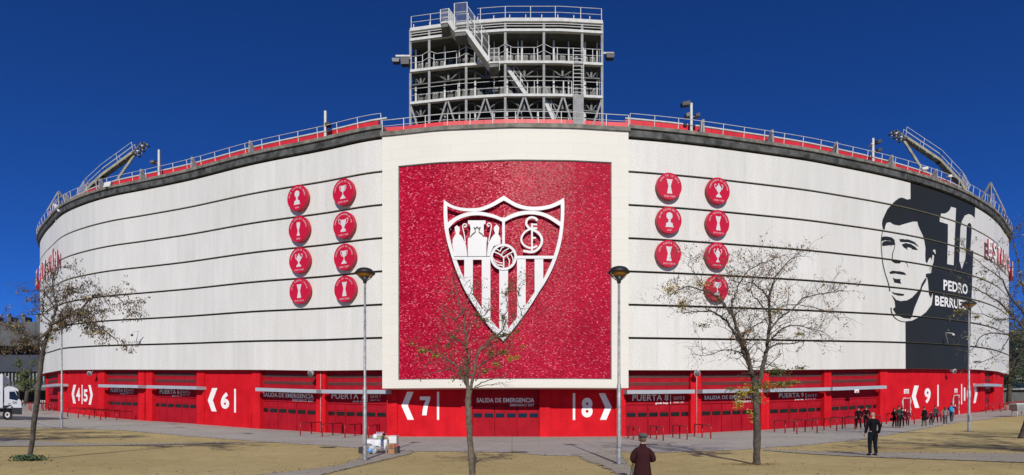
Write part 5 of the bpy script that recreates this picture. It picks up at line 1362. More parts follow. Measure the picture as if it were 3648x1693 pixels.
# ------------------------------------------------------------------ the lorry at the left edge
M['truck_white']=mat('lorry_white',(.55,.57,.60),.35,var=.05,vscale=1)
def truck():
    wp=G(17,1497); Y=wp.y; phi=R(41); hx=Vector((math.cos(phi),math.sin(phi),0)); sx_=Vector((-math.sin(phi),math.cos(phi),0))
    k=.68
    root=thing('delivery_truck',wp,'white box lorry with 04 on its cab door, cut off by the left edge','truck')
    z0=wp.z
    def Q(l,d,z): return wp+hx*(l*k)+sx_*d+Vector((0,0,z))
    def prism(mb,prof,d0,d1):
        n=len(prof); vs=[Q(a,d0,b) for a,b in prof]+[Q(a,d1,b) for a,b in prof]
        bm=polybm(prof); bm.verts.index_update(); F1=[[v.index for v in f.verts] for f in bm.faces]
        # polybm keeps the vertex order
        bm.free(); mb.add(vs,F1+[[i+n for i in f[::-1]] for f in F1]+[(i,i+n,(i+1)%n+n,(i+1)%n) for i in range(n)])
    mb=MB(); prism(mb,[(-.05,.95),(-.05,2.45),(.25,2.6),(.75,2.55),(1.12,1.75),(1.38,1.45),(1.42,1.0),(1.42,.75),(.62,.75),(.55,.95)],0,2.1); mb.build('cab','truck_white',root)
    mb=MB(); prism(mb,[(-.10,.85),(.50,1.1),(.62,.75),(.62,.45),(1.45,.42),(1.46,.95),(.72,.95),(.5,1.16),(-.1,1.1)],-.02,2.12); mb.build('bumper','black',root)
    mb=MB(); prism(mb,[(.38,2.18),(.38,1.62),(1.06,1.5),(1.14,1.72),(.82,2.2)],-.012,.0); prism(mb,[(.84,2.3),(1.2,1.6),(1.25,1.62),(.9,2.35)],.15,1.95); mb.build('cab_window','glass',root)
    mb=MB(); prism(mb,[(.70,2.52),(1.0,2.45),(1.16,2.30),(1.1,2.2),(.75,2.35)],-.1,2.2); mb.build('sun_visor','truck_white',root)
    mb=MB(); prism(mb,[(1.13,2.15),(1.25,2.15),(1.25,1.6),(1.13,1.6)],-.3,-.2); mb.build('mirror','black',root)
    mb=MB(); prism(mb,[(-7,.95),(-7,3.5),(-.16,3.5),(-.16,.95)],-.1,2.3); box=mb.build('cargo_box','truck_white',root)
    mb=MB(); prism(mb,[(-7,1.95),(-7,2.2),(-.4,2.2),(-.4,1.95)],-.112,-.1); mb.build('red_stripe','red_tube',box)
    mb=MB(); prism(mb,[(-.15,2.75),(-.15,3.35),(.3,3.35),(.32,3.0),(.1,2.75)],.3,1.9); mb.build('cooling_unit','truck_white',root)
    mb=MB(); prism(mb,[(-7,.6),(-7,.9),(.6,.9),(.6,.6)],.3,1.8); mb.build('chassis','black',root)
    for l in (.22,-4.6):
        for d in (.0,1.85):
            mb=MB(); c=Q(l,d,.40); r=.40
            N=24; vs=[]
            for dd,rr_ in ((0,r*.9),(.03,r),(.24,r),(.27,r*.9)):
                for i in range(N): t=2*math.pi*i/N; vs.append(c+hx*(math.cos(t)*rr_*k)+Vector((0,0,math.sin(t)*rr_))+sx_*dd)
            mb.add(vs,[(j*N+i,j*N+(i+1)%N,(j+1)*N+(i+1)%N,(j+1)*N+i) for j in range(3) for i in range(N)]+[tuple(range(N)),tuple(range(4*N-1,3*N-1,-1))],0,None,True)
            w_=mb.build('wheel','rubber',root)
            mb=MB(); vs=[]
            for dd,rr_ in ((-.015,r*.55),(-.03,r*.5),(.0,r*.22)):
                for i in range(N): t=2*math.pi*i/N; vs.append(c+hx*(math.cos(t)*rr_*k)+Vector((0,0,math.sin(t)*rr_))+sx_*dd)
            mb.add(vs,[(j*N+i,j*N+(i+1)%N,(j+1)*N+(i+1)%N,(j+1)*N+i) for j in range(2) for i in range(N)]); mb.build('rim','steel_light',w_)
    mb=MB(); bm,_=textbm('04',0.0); bm.verts.index_update(); vs=[Q(.66+.34*v.co.x/.8*.8,-.012,1.22+.24*v.co.y) for v in bm.verts]; mb.add(vs,[[v.index for v in f.verts] for f in bm.faces]); bm.free(); mb.build('door_number','charcoal',root)
    mb=MB(); prism(mb,[(.28,1.22),(.28,1.27),(.48,1.27),(.48,1.22)],-.03,0); mb.build('door_handle','black',root)
truck()
# ------------------------------------------------------------------ background buildings and trees
def flatbox(mb,x0,x1,z0,z1,y0,y1,mi=0): mb.hexa([(x0,y0,z0),(x1,y0,z0),(x1,y1,z0),(x0,y1,z0),(x0,y0,z1),(x1,y0,z1),(x1,y1,z1),(x0,y1,z1)],mi)
M['slate']=mat('shaded_slate_cladding',(.028,.036,.050),.7,var=.2,vscale=.4)  # slate darkened in colour to hold the stadium's shade
M['bgrey']=mat('grey_ribbed_wall',(.075,.080,.082),.8,var=.2,vscale=.6)
M['bdark']=mat('recess_shade',(.008,.009,.011),.9)  # near-black colour paints in the shade of recess and undercroft
M['slat_grey']=mat('pale_slats',(.22,.23,.23),.6,var=.2,vscale=2)
BY=100; bx0,bx1=-150,-79  # this building's dark colours stand in for shade falling on it
bl=thing('grandstand_building',(-95,BY,gx(95)),'dark grey modern building with a band of vertical slats behind the left end','building')
def zy(py): return EYE+(HZ-py)*BY/F
mb=MB(); flatbox(mb,bx0,bx1,zy(1232),zy(1147),BY,BY+18); mb.build('upper_wall','bgrey',bl)
mb=MB(); flatbox(mb,bx0,bx1,zy(1267),zy(1233),BY+2.5,BY+18); mb.build('recess','bdark',bl)
mb=MB(); flatbox(mb,bx0,bx1,zy(1326),zy(1267),BY-1,BY+18); mb.build('slate_band','slate',bl)
mb=MB(); flatbox(mb,bx0,bx1,zy(1390),zy(1327),BY+.6,BY+18); mb.build('ribbed_wall','bgrey',bl)
mb=MB(); flatbox(mb,bx0,bx1,gx(100)-1,zy(1391),BY+5,BY+18); mb.build('undercroft','bdark',bl)
x=bx0; k=0; mb=MB()
while x<bx1: flatbox(mb,x,x+.22,zy(1360),zy(1328),BY-.6,BY+.3); x+=.62
mb.build('slat_screen','slat_grey',bl)
mb=MB(); x=bx0
while x<bx1: flatbox(mb,x,x+.05,zy(1231),zy(1149),BY-.06,BY-.003); x+=2.1
mb.build('wall_rib','bgrey',bl)
mb=MB(); x=bx0+2
while x<bx1: flatbox(mb,x,x+.6,zy(1147)+.003,zy(1147)+1.1,BY+1,BY+2.5); x+=2.6
mb.build('roof_frame','steel_dark',bl)
mb=MB(); x=bx0+2
while x<bx1: flatbox(mb,x,x+.35,zy(1147)+1.1,zy(1147)+1.6,BY+.9,BY+1.4); x+=2.6
mb.build('roof_lamp','slat_grey',bl)
def bushtree(name,x,Y,zb,h,rad,m,lab,seed,n=2600,ls=.35,squash=1.0,cat='tree'):
    rr=random.Random(seed); root=thing(name,(x,Y,zb),lab,cat,'trees beyond the right end')
    mb=MB(); mb.tube([(x,Y,zb-.5),(x+.2,Y,zb+h*.3),(x,Y,zb+h*.7)],[.35,.25,.1],8)
    cs=[(x+rr.gauss(0,rad*.42),Y+rr.gauss(0,rad*.4),zb+h*rr.uniform(.28,.95)) for _ in range(16)]
    for c in cs: mb.tube([(x,Y,zb+h*.25),((x+c[0])/2,(Y+c[1])/2,zb+h*.35+(c[2]-zb-h*.3)*.5),c],[.14,.09,.03],5)
    mb.build('trunk','bark_dark',root); lf=MB()
    for _ in range(n):
        c=rr.choice(cs); r=rad*.38; d=Vector((rr.gauss(0,1),rr.gauss(0,1),rr.gauss(0,.8))).normalized()*r*rr.random()**.35
        p=Vector(c)+d; s=ls*rr.uniform(.5,1.2); e=Vector((rr.gauss(0,1),rr.gauss(0,1),rr.gauss(0,1))).normalized(); a=e.orthogonal().normalized()*s*.5
        lf.add([p,p+e*s*.5+a,p+e*s,p+e*s*.5-a],[(0,1,2,3)])
    lf.build('crown',m,root)
bushtree('evergreen_tree',72.5,82,gx(72),12.5,4.2,'evergreen','dark dense tree just behind the right corner of the stadium',1)
bushtree('evergreen_tree',81,88,gx(81),14.5,5.0,'evergreen2','taller grey green tree beyond the right border',2)
bushtree('evergreen_tree',90,96,gx(90),16,5.5,'evergreen','distant dark tree behind the right border tree',3)
bushtree('evergreen_tree',78,80,gx(78),7.5,3.4,'evergreen2','low grey green tree above the far barriers',4)
bushtree('evergreen_tree',97,90,gx(97),12,5.5,'evergreen','dark tree beyond the right edge, half hidden',5)
bushtree('evergreen_tree',88,84,gx(88),8.5,4.2,'evergreen','squat dark tree beside the parked carts',6)
bushtree('street_tree',-80.5,93,gx(80),7.5,1.9,'leaf_green','small yellow green tree in front of the slatted building',7,900,.25)
tag(bpy.data.objects['street_tree'],None,None,'trees far behind')
fb=thing('apartment_block',(120,170,gx(120)),'dark apartment block with balconies seen through the trees at the right border','building')
mb=MB(); flatbox(mb,116,190,gx(120)-1,27,170,185); mb.build('wall','bgrey',fb)
for i in range(6):
    mb=MB(); flatbox(mb,116,190,9+i*3,9.5+i*3,168.6,169.99); mb.build('balcony','slat_grey',fb)
    mb=MB(); flatbox(mb,117,189,9.7+i*3,11.4+i*3,169.9,169.997); mb.build('window_band','glass',fb)
# distant tree belt so that no bare horizon shows beside the stadium
for i in range(10):
    x=100+i*11; bushtree('evergreen_tree',x,135+rnd.uniform(-8,8),gx(x),12+rnd.uniform(-2,4),6.5,'evergreen',f'far dark tree in the belt beyond the right edge',50+i,900,.7)
for i in range(7):
    x=-160-i*13; bushtree('evergreen_tree',x,150,gx(x),13,7,'evergreen','far dark tree beyond the left building',80+i,500,.9)
# market carts by the right border
c=G(3612,1483)
def cart(px,py,lab):
    p=G(px,py); root=thing('waste_cart',p,lab,'cart'); mb=MB()
    w_=.55; mb.hexa([p+Vector(q) for q in ((-w_*.8,-.3,.45),(w_*.8,-.3,.45),(w_*.8,.3,.45),(-w_*.8,.3,.45),(-w_,-.36,1.0),(w_,-.36,1.0),(w_,.36,1.0),(-w_,.36,1.0))]); mb.build('tub','slat_grey',root)
    mb=MB(); mb.hexa([p+Vector(q) for q in ((-w_*1.05,-.4,1.003),(w_*1.05,-.4,1.003),(w_*1.05,.4,1.003),(-w_*1.05,.4,1.003),(-w_*1.0,-.3,1.10),(w_*1.0,-.3,1.10),(w_*1.0,.3,1.10),(-w_*1.0,.3,1.10))]); mb.build('lid','steel_light',root)
    for dx in (-.4,.4):
        mb=MB(); mb.tube([p+Vector((dx,-.25,.45)),p+Vector((dx*1.1,-.3,.0))],.03,6); mb.tube([p+Vector((dx,.25,.45)),p+Vector((dx*1.1,.3,.0))],.03,6); mb.build('leg','steel_light',root)
cart(3632,1484,'pale waste cart on thin legs at the right border near the barriers')
# ------------------------------------------------------------------ the stall
M['cloth']=mat('white_tablecloth',(.62,.62,.63),.7,var=.08,vscale=3)
M['plastic_bag']=mat('plastic_bag',(.42,.44,.45),.25,var=.35,vscale=9)
M['bluebag']=mat('blue_plastic',(.10,.28,.62),.3,var=.4,vscale=10)
M['cardboard']=mat('cardboard',(.30,.15,.07),.85,var=.15,vscale=4)
M['pinkbag']=mat('red_packets',(.55,.06,.07),.4,var=.5,vscale=14)
M['greenbag']=mat('green_packets',(.30,.42,.22),.4,var=.5,vscale=14)
M['tanbag']=mat('tan_packets',(.55,.40,.22),.5,var=.5,vscale=14)
M['bottle']=mat('water_bottles',(.45,.47,.60),.15)
def e_(px,py,Y): return W(px,py,Y)
tb=G(1360,1616); Yt=tb.y; x0,x1=X_(1309,Yt),X_(1383,Yt); zt=EYE+(HZ-1566)*Yt/F; zg=gnd(0,Yt)
root=thing('folding_table',Vector(((x0+x1)/2,Yt,zg)),'folding table with thin pale legs holding the snacks, right of the lamp','table')
mb=MB(); mb.box(((x0+x1)/2,Yt+.05,zt-.02),(x1-x0,.75,.035)); mb.build('table_top','slat_grey',root)
for lx in (x0+.05,x1-.06):
    for ly in (-.26,.36): mb=MB(); mb.tube([(lx,Yt+ly,zt-.04),(lx+(.05 if lx>x0+.2 else -.03),Yt+ly*1.1,zg)],.017,6); mb.build('leg','white',root)
mb=MB(); lx=(x0+x1)/2+.1; mb.tube([(lx,Yt-.3,zt-.04),(lx-.04,Yt-.32,zg)],.015,6); mb.tube([(lx+.2,Yt-.28,zt-.04),(lx+.34,Yt-.3,zg)],.015,6); mb.tube([(lx-.02,Yt-.31,zt-.35),(lx+.25,Yt-.3,zt-.36)],.012,6); mb.build('cross_leg','white',root)
# cloth: top sheet + hanging front with an irregular hem
mb=MB(); nx=28; hem=lambda u: .62*(.10+.34*math.sin(u*math.pi*.75)**1.0+(.42 if u>.82 else 0)*max(0,1-abs(u-.90)/.09)+.05*math.sin(u*19))
vs=[];rows=[]
for i in range(nx+1):
    u=i/nx; x=x0-.05+(x1-x0+.10)*u; col=[(x,Yt+.45,zt+.008),(x,Yt+.05,zt+.010),(x,Yt-.34,zt+.008)]
    H=hem(u)
    for j in range(1,8):
        f=j/7; col.append((x+.02*math.sin(u*23+f),Yt-.36-.05*math.sin(u*14)*f-.03*f,zt-H*f))
    vs+=col
m_=10
mb.add(vs,[(i*m_+j,i*m_+j+1,(i+1)*m_+j+1,(i+1)*m_+j) for i in range(nx) for j in range(m_-1)],0,None,True)
# right hanging side
tag(mb.build('tablecloth','cloth'),'white cloth hanging crookedly over the folding table','tablecloth')
x2=X_(1411,Yt); mb=MB(); zs=EYE+(HZ-1554)*Yt/F
r2_=thing('side_table',Vector(((x1+x2)/2,Yt+.2,zg)),'small white side table at the right end of the stall','table')
mb.box(((x1+x2)/2+.02,Yt+.25,zs),(x2-x1,.6,.03)); mb.build('table_top','white',r2_)
mb=MB(); mb.box(((x1+x2)/2+.02,Yt-.04,zs-.16),(x2-x1,.02,.28)); mb.build('apron','cloth',r2_)
for lx in (x1+.08,x2-.03):
    for ly in (-.02,.52): mb=MB(); mb.tube([(lx,Yt+ly,zs-.02),(lx,Yt+ly,zg)],.016,6); mb.build('leg','slat_grey',r2_)
def lump(px,py,wx,hz,m,lab,name,cat,dy=0,parent=None,seed=0,group=None):
    rr=random.Random(seed+int(px)); Y=Yt+dy; c=W(px,py,Y); a=wx*Y/F/2; b=hz*Y/F/2
    mb=MB(); n=12;k=8;vs=[]
    for j in range(k+1):
        ph=math.pi*j/k
        for i in range(n):
            t=2*math.pi*i/n; q=1+rr.uniform(-.16,.16); r_=math.sin(ph)**.6
            vs.append((c.x+a*r_*math.cos(t)*q,c.y+min(a,.3)*.8*r_*math.sin(t)*q,c.z-b*math.cos(ph)*(1+rr.uniform(-.08,.08))))
    mb.add(vs,[(j*n+i,j*n+(i+1)%n,(j+1)*n+(i+1)%n,(j+1)*n+i) for j in range(k) for i in range(n)]); o=mb.build(name,m); 
    tag(o,lab,cat,group); return o
lump(1327,1602,30,30,'plastic_bag','clear plastic bag under the left of the stall table','plastic_bag','bag',-.5)
lump(1318,1605,14,16,'bluebag','blue plastic bag on the ground under the stall','plastic_bag','bag',-.72)
lump(1340,1600,18,24,'plastic_bag','smaller crumpled clear bag beside the table leg','plastic_bag','bag',-.3)
lump(1337,1555,17,17,'cloth','thin white carrier bag standing on the stall table','carrier_bag','bag',0)
lump(1352,1560,12,10,'greenbag','green snack packet on the stall table','snack_packet','packet',-.15)
lump(1362,1560,12,10,'greenbag','pale green snack packet right of the first green one','snack_packet','packet',-.1)
lump(1357,1552,13,8,'tanbag','cream snack packet on top of the green packets','snack_packet','packet',-.05)
lump(1370,1547,15,11,'pinkbag','red snack packets at the back of the stall table','snack_packet','packet',.1)
lump(1378,1556,12,11,'tanbag','tan snack packet at the right end of the stall table','snack_packet','packet',-.05)
lump(1371,1561,8,9,'cardboard','brown snack packet in front of the tan one','snack_packet','packet',-.2)
lump(1410,1588,16,10,'pinkbag','red packets lying on the dark carton','snack_packet','packet',-.25)
k=0
for i in range(6):
    for j in range(2):
        p=W(1342+i*4.6,1551,Yt+.18+j*.1); mb=MB(); p.z=zt+.02
        mb.tube([p,p+Vector((0,0,.19)),p+Vector((0,0,.23)),p+Vector((0,0,.27))],[.033,.033,.015,.014],8); o=mb.build('water_bottle','bottle'); k+=1
        tag(o,'clear water bottle in the two rows at the back of the stall table','bottle','water bottles on the stall'); 
        mb=MB(); mb.tube([p+Vector((0,0,.27)),p+Vector((0,0,.29))],.015,8); cp=mb.build('bottle_cap','white',o)
def carton(px0,px1,pyT,pyB,dy,m,lab,depth=.4,rz=0):
    Y=Yt+dy; a=W(px0,pyB,Y); b=W(px1,pyT,Y); zg_=gnd(a.x,Y)+.02; H=b.z-zg_
    mb=MB(); mb.box(((a.x+b.x)/2,Y+depth/2,zg_+H/2),(b.x-a.x,depth,H),rz); o=mb.build('carton',m); tag(o,lab,'box')
    mb=MB(); mb.box(((a.x+b.x)/2,Y+depth/2,zg_+H*.52),(b.x-a.x+.006,depth+.006,.03),rz); mb.build('carton_seam',m if m!='cardboard' else 'bark',o)
    return o,((a.x+b.x)/2,Y,zg_+H*.72)
o,c_=carton(1382,1405,1582,1612,-.35,'cardboard','brown cardboard carton with round print beside the stall')
mb=MB(); mb.tube([(c_[0]+.06*math.cos(t),c_[1]-.012,c_[2]+.05*math.sin(t)) for t in np.linspace(0,2*math.pi,17)],.006,4); mb.tube([(c_[0]-.04,c_[1]-.012,c_[2]),(c_[0]+.04,c_[1]-.012,c_[2]+.01)],.006,4); mb.build('printed_mark','bark_dark',o)
carton(1406,1417,1590,1611,-.3,'charcoal','dark green black carton at the right end of the stall')
carton(1277,1296,1593,1614,-.1,'black','black crate standing left of the street lamp',.35)
# ------------------------------------------------------------------ people
def skinmesh(chains,sub=1):
    """chains: list of lists of (x,y,z,r[,r2]); chains sharing the exact first point with an earlier vertex are joined"""
    me=bpy.data.meshes.new('sk'); bm=bmesh.new(); lay=bm.verts.layers.skin.verify(); idx={}
    first=True
    for ch in chains:
        prev=None
        for p in ch:
            key=(round(p[0],4),round(p[1],4),round(p[2],4))
            if key in idx: v=idx[key]
            else:
                v=bm.verts.new(p[:3]); r1=p[3]; r2=p[4] if len(p)>4 else r1
                v[lay].radius=(r1,r2); v[lay].use_root=first; first=False; idx[key]=v
            if prev is not None and prev is not v and bm.edges.get((prev,v)) is None: bm.edges.new((prev,v))
            prev=v
    bm.to_mesh(me); bm.free(); o=bpy.data.objects.new('sk',me); COL.objects.link(o)
    sk=o.modifiers.new('s','SKIN'); sk.use_smooth_shade=True
    if sub: sb=o.modifiers.new('u','SUBSURF'); sb.levels=sub; sb.render_levels=sub
    dg=bpy.context.evaluated_depsgraph_get(); m2=bpy.data.meshes.new_from_object(o.evaluated_get(dg)); bpy.data.objects.remove(o)
    vs=[tuple(v.co) for v in m2.vertices]; fs=[tuple(p.vertices) for p in m2.polygons]; bpy.data.meshes.remove(m2); return vs,fs
PM={}
def pm(c,name=None,rough=.85):
    k=tuple(c)
    if k not in PM: PM[k]=mat('cloth_'+str(len(PM)),c,rough,spec=.12,var=.3,vscale=9,bump=.4,bscale=14)
    return PM[k]
SKIN=(.42,.24,.17)
def person(px,py,Hpx,face,lab,top,trou,shoe=(.02,.02,.02),hair=(.03,.02,.015),hairlen=0,stride=0.0,coat=None,arms='down',bald=False,hat=None,bag=None,lean=0,skin=SKIN,pos=None,group=None,hood=None,wid=1.0,extra=None):
    p=pos if pos is not None else G(px,py); H=Hpx*p.y/F if Hpx else 1.7; k=H/1.75
    root=thing('person',p,lab,'person',group); ca,sa=math.cos(face),math.sin(face)
    # local: x right, y forward ; face angle 0 -> looks towards +Y (away from the camera)
    def T_(v): x,y,z=v; x*=k*wid; y*=k; z*=k; y+=lean*z; return (p.x+x*ca-y*sa,p.y+x*sa+y*ca,p.z+z+.02)
    def put(name,chains,m,sub=1,parent=root):
        vs,fs=skinmesh(chains,sub); mb=MB(); mb.add([T_(v) for v in vs],fs,0,None,True); return mb.build(name,m,parent)
    st=stride
    hipL,hipR=(-.09,0,.90),(.09,0,.90)
    kL=(-.10,st*.5+.02,.48); aL=(-.10,st*.85-(.0 if st>=0 else .05),.09); kR=(.10,-st*.25+.03,.48); aR=(.10,-st*.9,.09+abs(st)*.12)
    sh=.185
    if arms=='down': eL,wL,eR,wR=(-.255,-.03,1.14),(-.265,.06,.88),(.255,-.03,1.14),(.265,.06,.88)
    elif arms=='swing': eL,wL,eR,wR=(-.25,-.12,1.14),(-.24,.02,.92),(.25,.12,1.15),(.24,.30,.98)
    elif arms=='front': eL,wL,eR,wR=(-.25,.02,1.13),(-.12,.24,1.08),(.27,.0,1.13),(.13,.26,1.10)
    elif arms=='pocket': eL,wL,eR,wR=(-.25,-.07,1.15),(-.225,.08,.93),(.25,-.07,1.15),(.225,.08,.93)
    elif arms=='up': eL,wL,eR,wR=(-.25,-.03,1.14),(-.25,.08,.90),(.30,.12,1.22),(.30,.36,1.30)
    # body: one continuous skin, hands with fingers
    body=[[(0,0,.95,.10,.09),(0,0,1.12,.10,.08),(0,0,1.33,.12,.085),(0,0,1.46,.06,.055),(0,.0,1.53,.048,.048),(0,.015,1.60,.075,.085),(0,.02,1.68,.072,.085),(0,.01,1.735,.035,.04)]]
    for sg,e,w_ in ((-1,eL,wL),(1,eR,wR)):
        body.append([(0,0,1.33,.12,.085),(sg*.10,0,1.41,.06,.06),(sg*sh,0,1.40,.05),(*e,.036),(*w_,.025)])
        d=(Vector(w_)-Vector(e)).normalized(); h_=Vector(w_)+d*.05; body[-1].append((*h_,.030,.018))
        side=Vector((0,1,0)) if abs(d.z)>.6 else Vector((1,0,0))
        for f_ in range(4):
            o_=side*(.021*(f_-1.5)); q1=h_+o_+d*.045; q2=q1+d*(.030,.038,.035,.026)[f_]+Vector((-sg*.012,.0,0)); body.append([(*h_,.030,.018),(*q1,.010),(*q2,.008)])
        q=Vector(w_)+d*.02; body.append([(*w_,.025),(*(q+side*.035+d*.015),.010),(*(q+side*.045+d*.045),.009)])
    for hp,kn,an in ((hipL,kL,aL),(hipR,kR,aR)):
        body.append([(0,0,.95,.10,.09),(*hp,.085),(*kn,.05),(*an,.035),(an[0],an[1]+.12,an[2]-.05,.03)])
    put('body',body,pm(skin,rough=.6))
    # nose, ears, eyes and mouth on the head
    mb=MB(); 
    for c,r in (((0,.105,1.635),(.012,.018,.02)),((-.078,.015,1.635),(.010,.018,.028)),((.078,.015,1.635),(.010,.018,.028))): 
        mm=MB(); mm.blob(c,r,nu=8,nv=5); mb.add([T_(v) for v in mm.v],mm.f,0,None,True)
    mb.build('face_features',pm(skin,rough=.6),root)
    mb=MB()
    for c,r in (((-.030,.097,1.662),(.011,.006,.006)),((.030,.097,1.662),(.011,.006,.006)),((0,.092,1.592),(.022,.006,.005))):
        mm=MB(); mm.blob(c,r,nu=6,nv=4); mb.add([T_(v) for v in mm.v],mm.f,0,None,True)
    mb.build('eyes_and_mouth',pm((.08,.03,.025)),root)
    # trousers
    g=.022
    put('trousers',[[(0,0,1.04,.130,.10),(hipL[0],0,.88,.105),(kL[0],kL[1],kL[2],.072),(aL[0],aL[1],aL[2]+.05,.058),(aL[0],aL[1],aL[2]-.01,.062)],[(0,0,1.04,.130,.10),(hipR[0],0,.88,.105),(kR[0],kR[1],kR[2],.072),(aR[0],aR[1],aR[2]+.05,.058),(aR[0],aR[1],aR[2]-.01,.062)]],pm(trou))
    for a_ in (aL,aR): put('shoe',[[(a_[0],a_[1]-.05,a_[2]-.045,.042),(a_[0],a_[1]+.06,a_[2]-.05,.045,.038),(a_[0],a_[1]+.17,a_[2]-.058,.035,.028)]],pm(shoe,rough=.5))
    # jacket with sleeves
    low=.86 if coat is None else .95
    ch=[[(0,0,low-.10,.150,.112),(0,0,low,.150,.112),(0,0,1.06,.138,.105),(0,-.005,1.28,.150,.112),(0,0,1.42,.095,.080),(0,0,1.485,.062,.062)]]
    for sg,e,w_ in ((-1,eL,wL),(1,eR,wR)): ch.append([(0,0,1.42,.095,.080),(sg*.12,0,1.405,.07,.07),(sg*(sh),0,1.385,.068),(*e,.054),(*(Vector(w_)+(Vector(w_)-Vector(e)).normalized()*.0),.046)])
    put('jacket',ch,pm(top))
    if coat:
        mb=MB(); mm=MB(); rings=[(0,0,coat,.245,.19),(0,0,coat+.05,.245,.19),(0,0,(coat+.95)/2,.215,.165),(0,0,.95,.185,.14),(0,0,1.05,.175,.13)]
        mm.loft(rings); mb.add([T_(v) for v in mm.v],mm.f,0,None,True); mb.build('coat_skirt',pm(top),root)
    if not bald and not hat:
        mb=MB(); mm=MB(); mm.blob((0,-.012,1.675),(.094,.108,.088),nu=14,nv=9); mb.add([T_(v) for v in mm.v],mm.f,0,None,True)
        if hairlen: 
            mm=MB(); mm.loft([(0,-.05,1.68-hairlen,.085,.05),(0,-.05,1.68-hairlen*.5,.10,.065),(0,-.03,1.68,.095,.09)]); mb.add([T_(v) for v in mm.v],mm.f,0,None,True)
        mb.build('hair',pm(hair),root)
    if hat=='cap':
        mb=MB(); mm=MB(); mm.loft([(0,-.01,1.655,.10,.112),(0,-.01,1.70,.115,.125),(0,-.01,1.755,.10,.11),(0,-.01,1.785,.05,.06)]); mb.add([T_(v) for v in mm.v],mm.f,0,None,True)
        mm=MB(); mm.blob((0,.10,1.672),(.08,.07,.012)); mb.add([T_(v) for v in mm.v],mm.f,0,None,True); mb.build('cap',pm(hair),root)
    if hood:
        mb=MB(); mm=MB(); mm.blob((0,-.09,1.47),(.13,.09,.09)); mb.add([T_(v) for v in mm.v],mm.f,0,None,True); mb.build('hood',pm(hood),root)
    if bag:
        kind,bc=bag[:2]; mm=MB()
        if kind=='backpack': 
            mm.loft([(0,-.20,.98,.12,.07),(0,-.22,1.06,.15,.11),(0,-.21,1.28,.15,.105),(0,-.18,1.42,.11,.07),(0,-.17,1.45,.05,.03)])
            nm='backpack'; lb='rucksack'
        else: mm.loft([(.34,.03,.62,.06,.12),(.34,.03,.68,.07,.16),(.34,.03,.82,.06,.14),(.34,.03,.86,.03,.10)]); mm.tube([(.34,-.08,.85),(.32,0,1.0),(.34,.12,.85)],.012,5); nm='handbag'; lb='handbag'
        mb=MB(); mb.add([T_(v) for v in mm.v],mm.f,0,None,True); o=mb.build(nm,pm(bc))
        tag(o,f'{bag[2]}','bag')
    return root,T_,k
BK=(.006,.006,.008)
def face_to(px,deg): # deg: 0 away, 90 = to the left(screen), -90 right, 180 towards camera
    return R(deg)
# man in black seen from behind
rt,T_,k=person(3110,1625,156,R(8),'bald man in black jacket and trousers seen from behind, nearest man on the sand',(.005,.005,.008),(.006,.008,.014),bald=True,arms='down',wid=1.12,stride=.03)
people=[(3058,1531,80,R(165),'man in black striding left, in front of the far gates',BK,BK,'swing',.26,dict()),
 (3086,1529,80,R(150),'person in a black padded jacket with a yellow badge, behind the bald man',BK,BK,'front',.1,dict(hood=(.02,.02,.02))),
 (3186,1524,68,R(185),'woman with sunglasses and black fur collar carrying a dark bag, left in the police group',BK,BK,'front',.08,dict(hairlen=.2,bag=('handbag',(.015,.015,.015),'black handbag held by the woman in the police group'))),
 (3203,1525,78,R(170),'man in dark fleece with face visible in the middle of the group',(.03,.035,.035),BK,'front',-.05,dict()),
 (3213,1524,70,R(150),'officer in black cap and uniform, right in the tight group',BK,BK,'swing',.12,dict(hat='cap')),
 (3233,1518,58,R(140),'person in wine red coat half hidden behind the officer',(.12,.012,.03),(.15,.02,.03),'down',.3,dict()),
 (3293,1520,70,R(15),'woman in long black coat and grey boots with a dark handbag',BK,(.09,.085,.06),'down',.1,dict(coat=.55,hair=(.12,.05,.025),shoe=(.08,.075,.05),bag=('handbag',(.012,.012,.014),'black handbag at the side of the woman in the long coat'))),
 (3317,1515,51,R(-20),'boy in navy coat between two women on the paving',(.02,.025,.045),BK,'down',.08,dict(hair=(.12,.06,.03))),
 (3333,1507,61,R(160),'woman in sunglasses and grey scarf walking towards the camera',(.05,.052,.06),BK,'swing',.28,dict(coat=.62,hairlen=.14)),
 (3352,1505,36,R(-170),'small child in a wine red coat',(.14,.02,.04),(.10,.02,.04),'down',.05,dict(hair=(.25,.14,.06))),
 (3367,1516,66,R(-40),'girl with long brown hair, grey jumper and white trainers',(.20,.21,.22),(.05,.055,.07),'down',.30,dict(hairlen=.28,hair=(.10,.045,.025),shoe=(.8,.8,.8))),
 (3390,1508,70,R(-50),'person in navy with a bright blue rucksack by the service door',(.018,.022,.04),(.05,.07,.11),'up',.30,dict(shoe=(.35,.35,.35),bag=('backpack',(.03,.24,.55),'bright blue rucksack on the back of the person in navy')))]
for (px,py,hp,fa,lab,tp,tr,ar,stv,kw) in people: person(px,py,hp,fa,lab,tp,tr,arms=ar,stride=stv,**kw)
for i,(px,py,hp,tp,lab) in enumerate(((81,1446,22,(.25,.27,.25),'distant person in pale grey behind the lorry mirror'),(90,1447,22,(.03,.03,.035),'distant person in black behind the lorry'),(129,1448,24,(.03,.03,.04),'distant dark person right of the left tree trunk'),(149,1449,22,(.45,.05,.08),'distant person in a pink and white top'),(162,1449,23,(.30,.32,.34),'distant person in grey near the first red pillar'),(167,1450,24,(.05,.05,.06),'distant person in dark clothes beside the red pillar'))):
    person(px,py,hp,R(180+30*i),lab,tp,(.03,.03,.04),arms='swing' if i%2 else 'down',stride=.1)
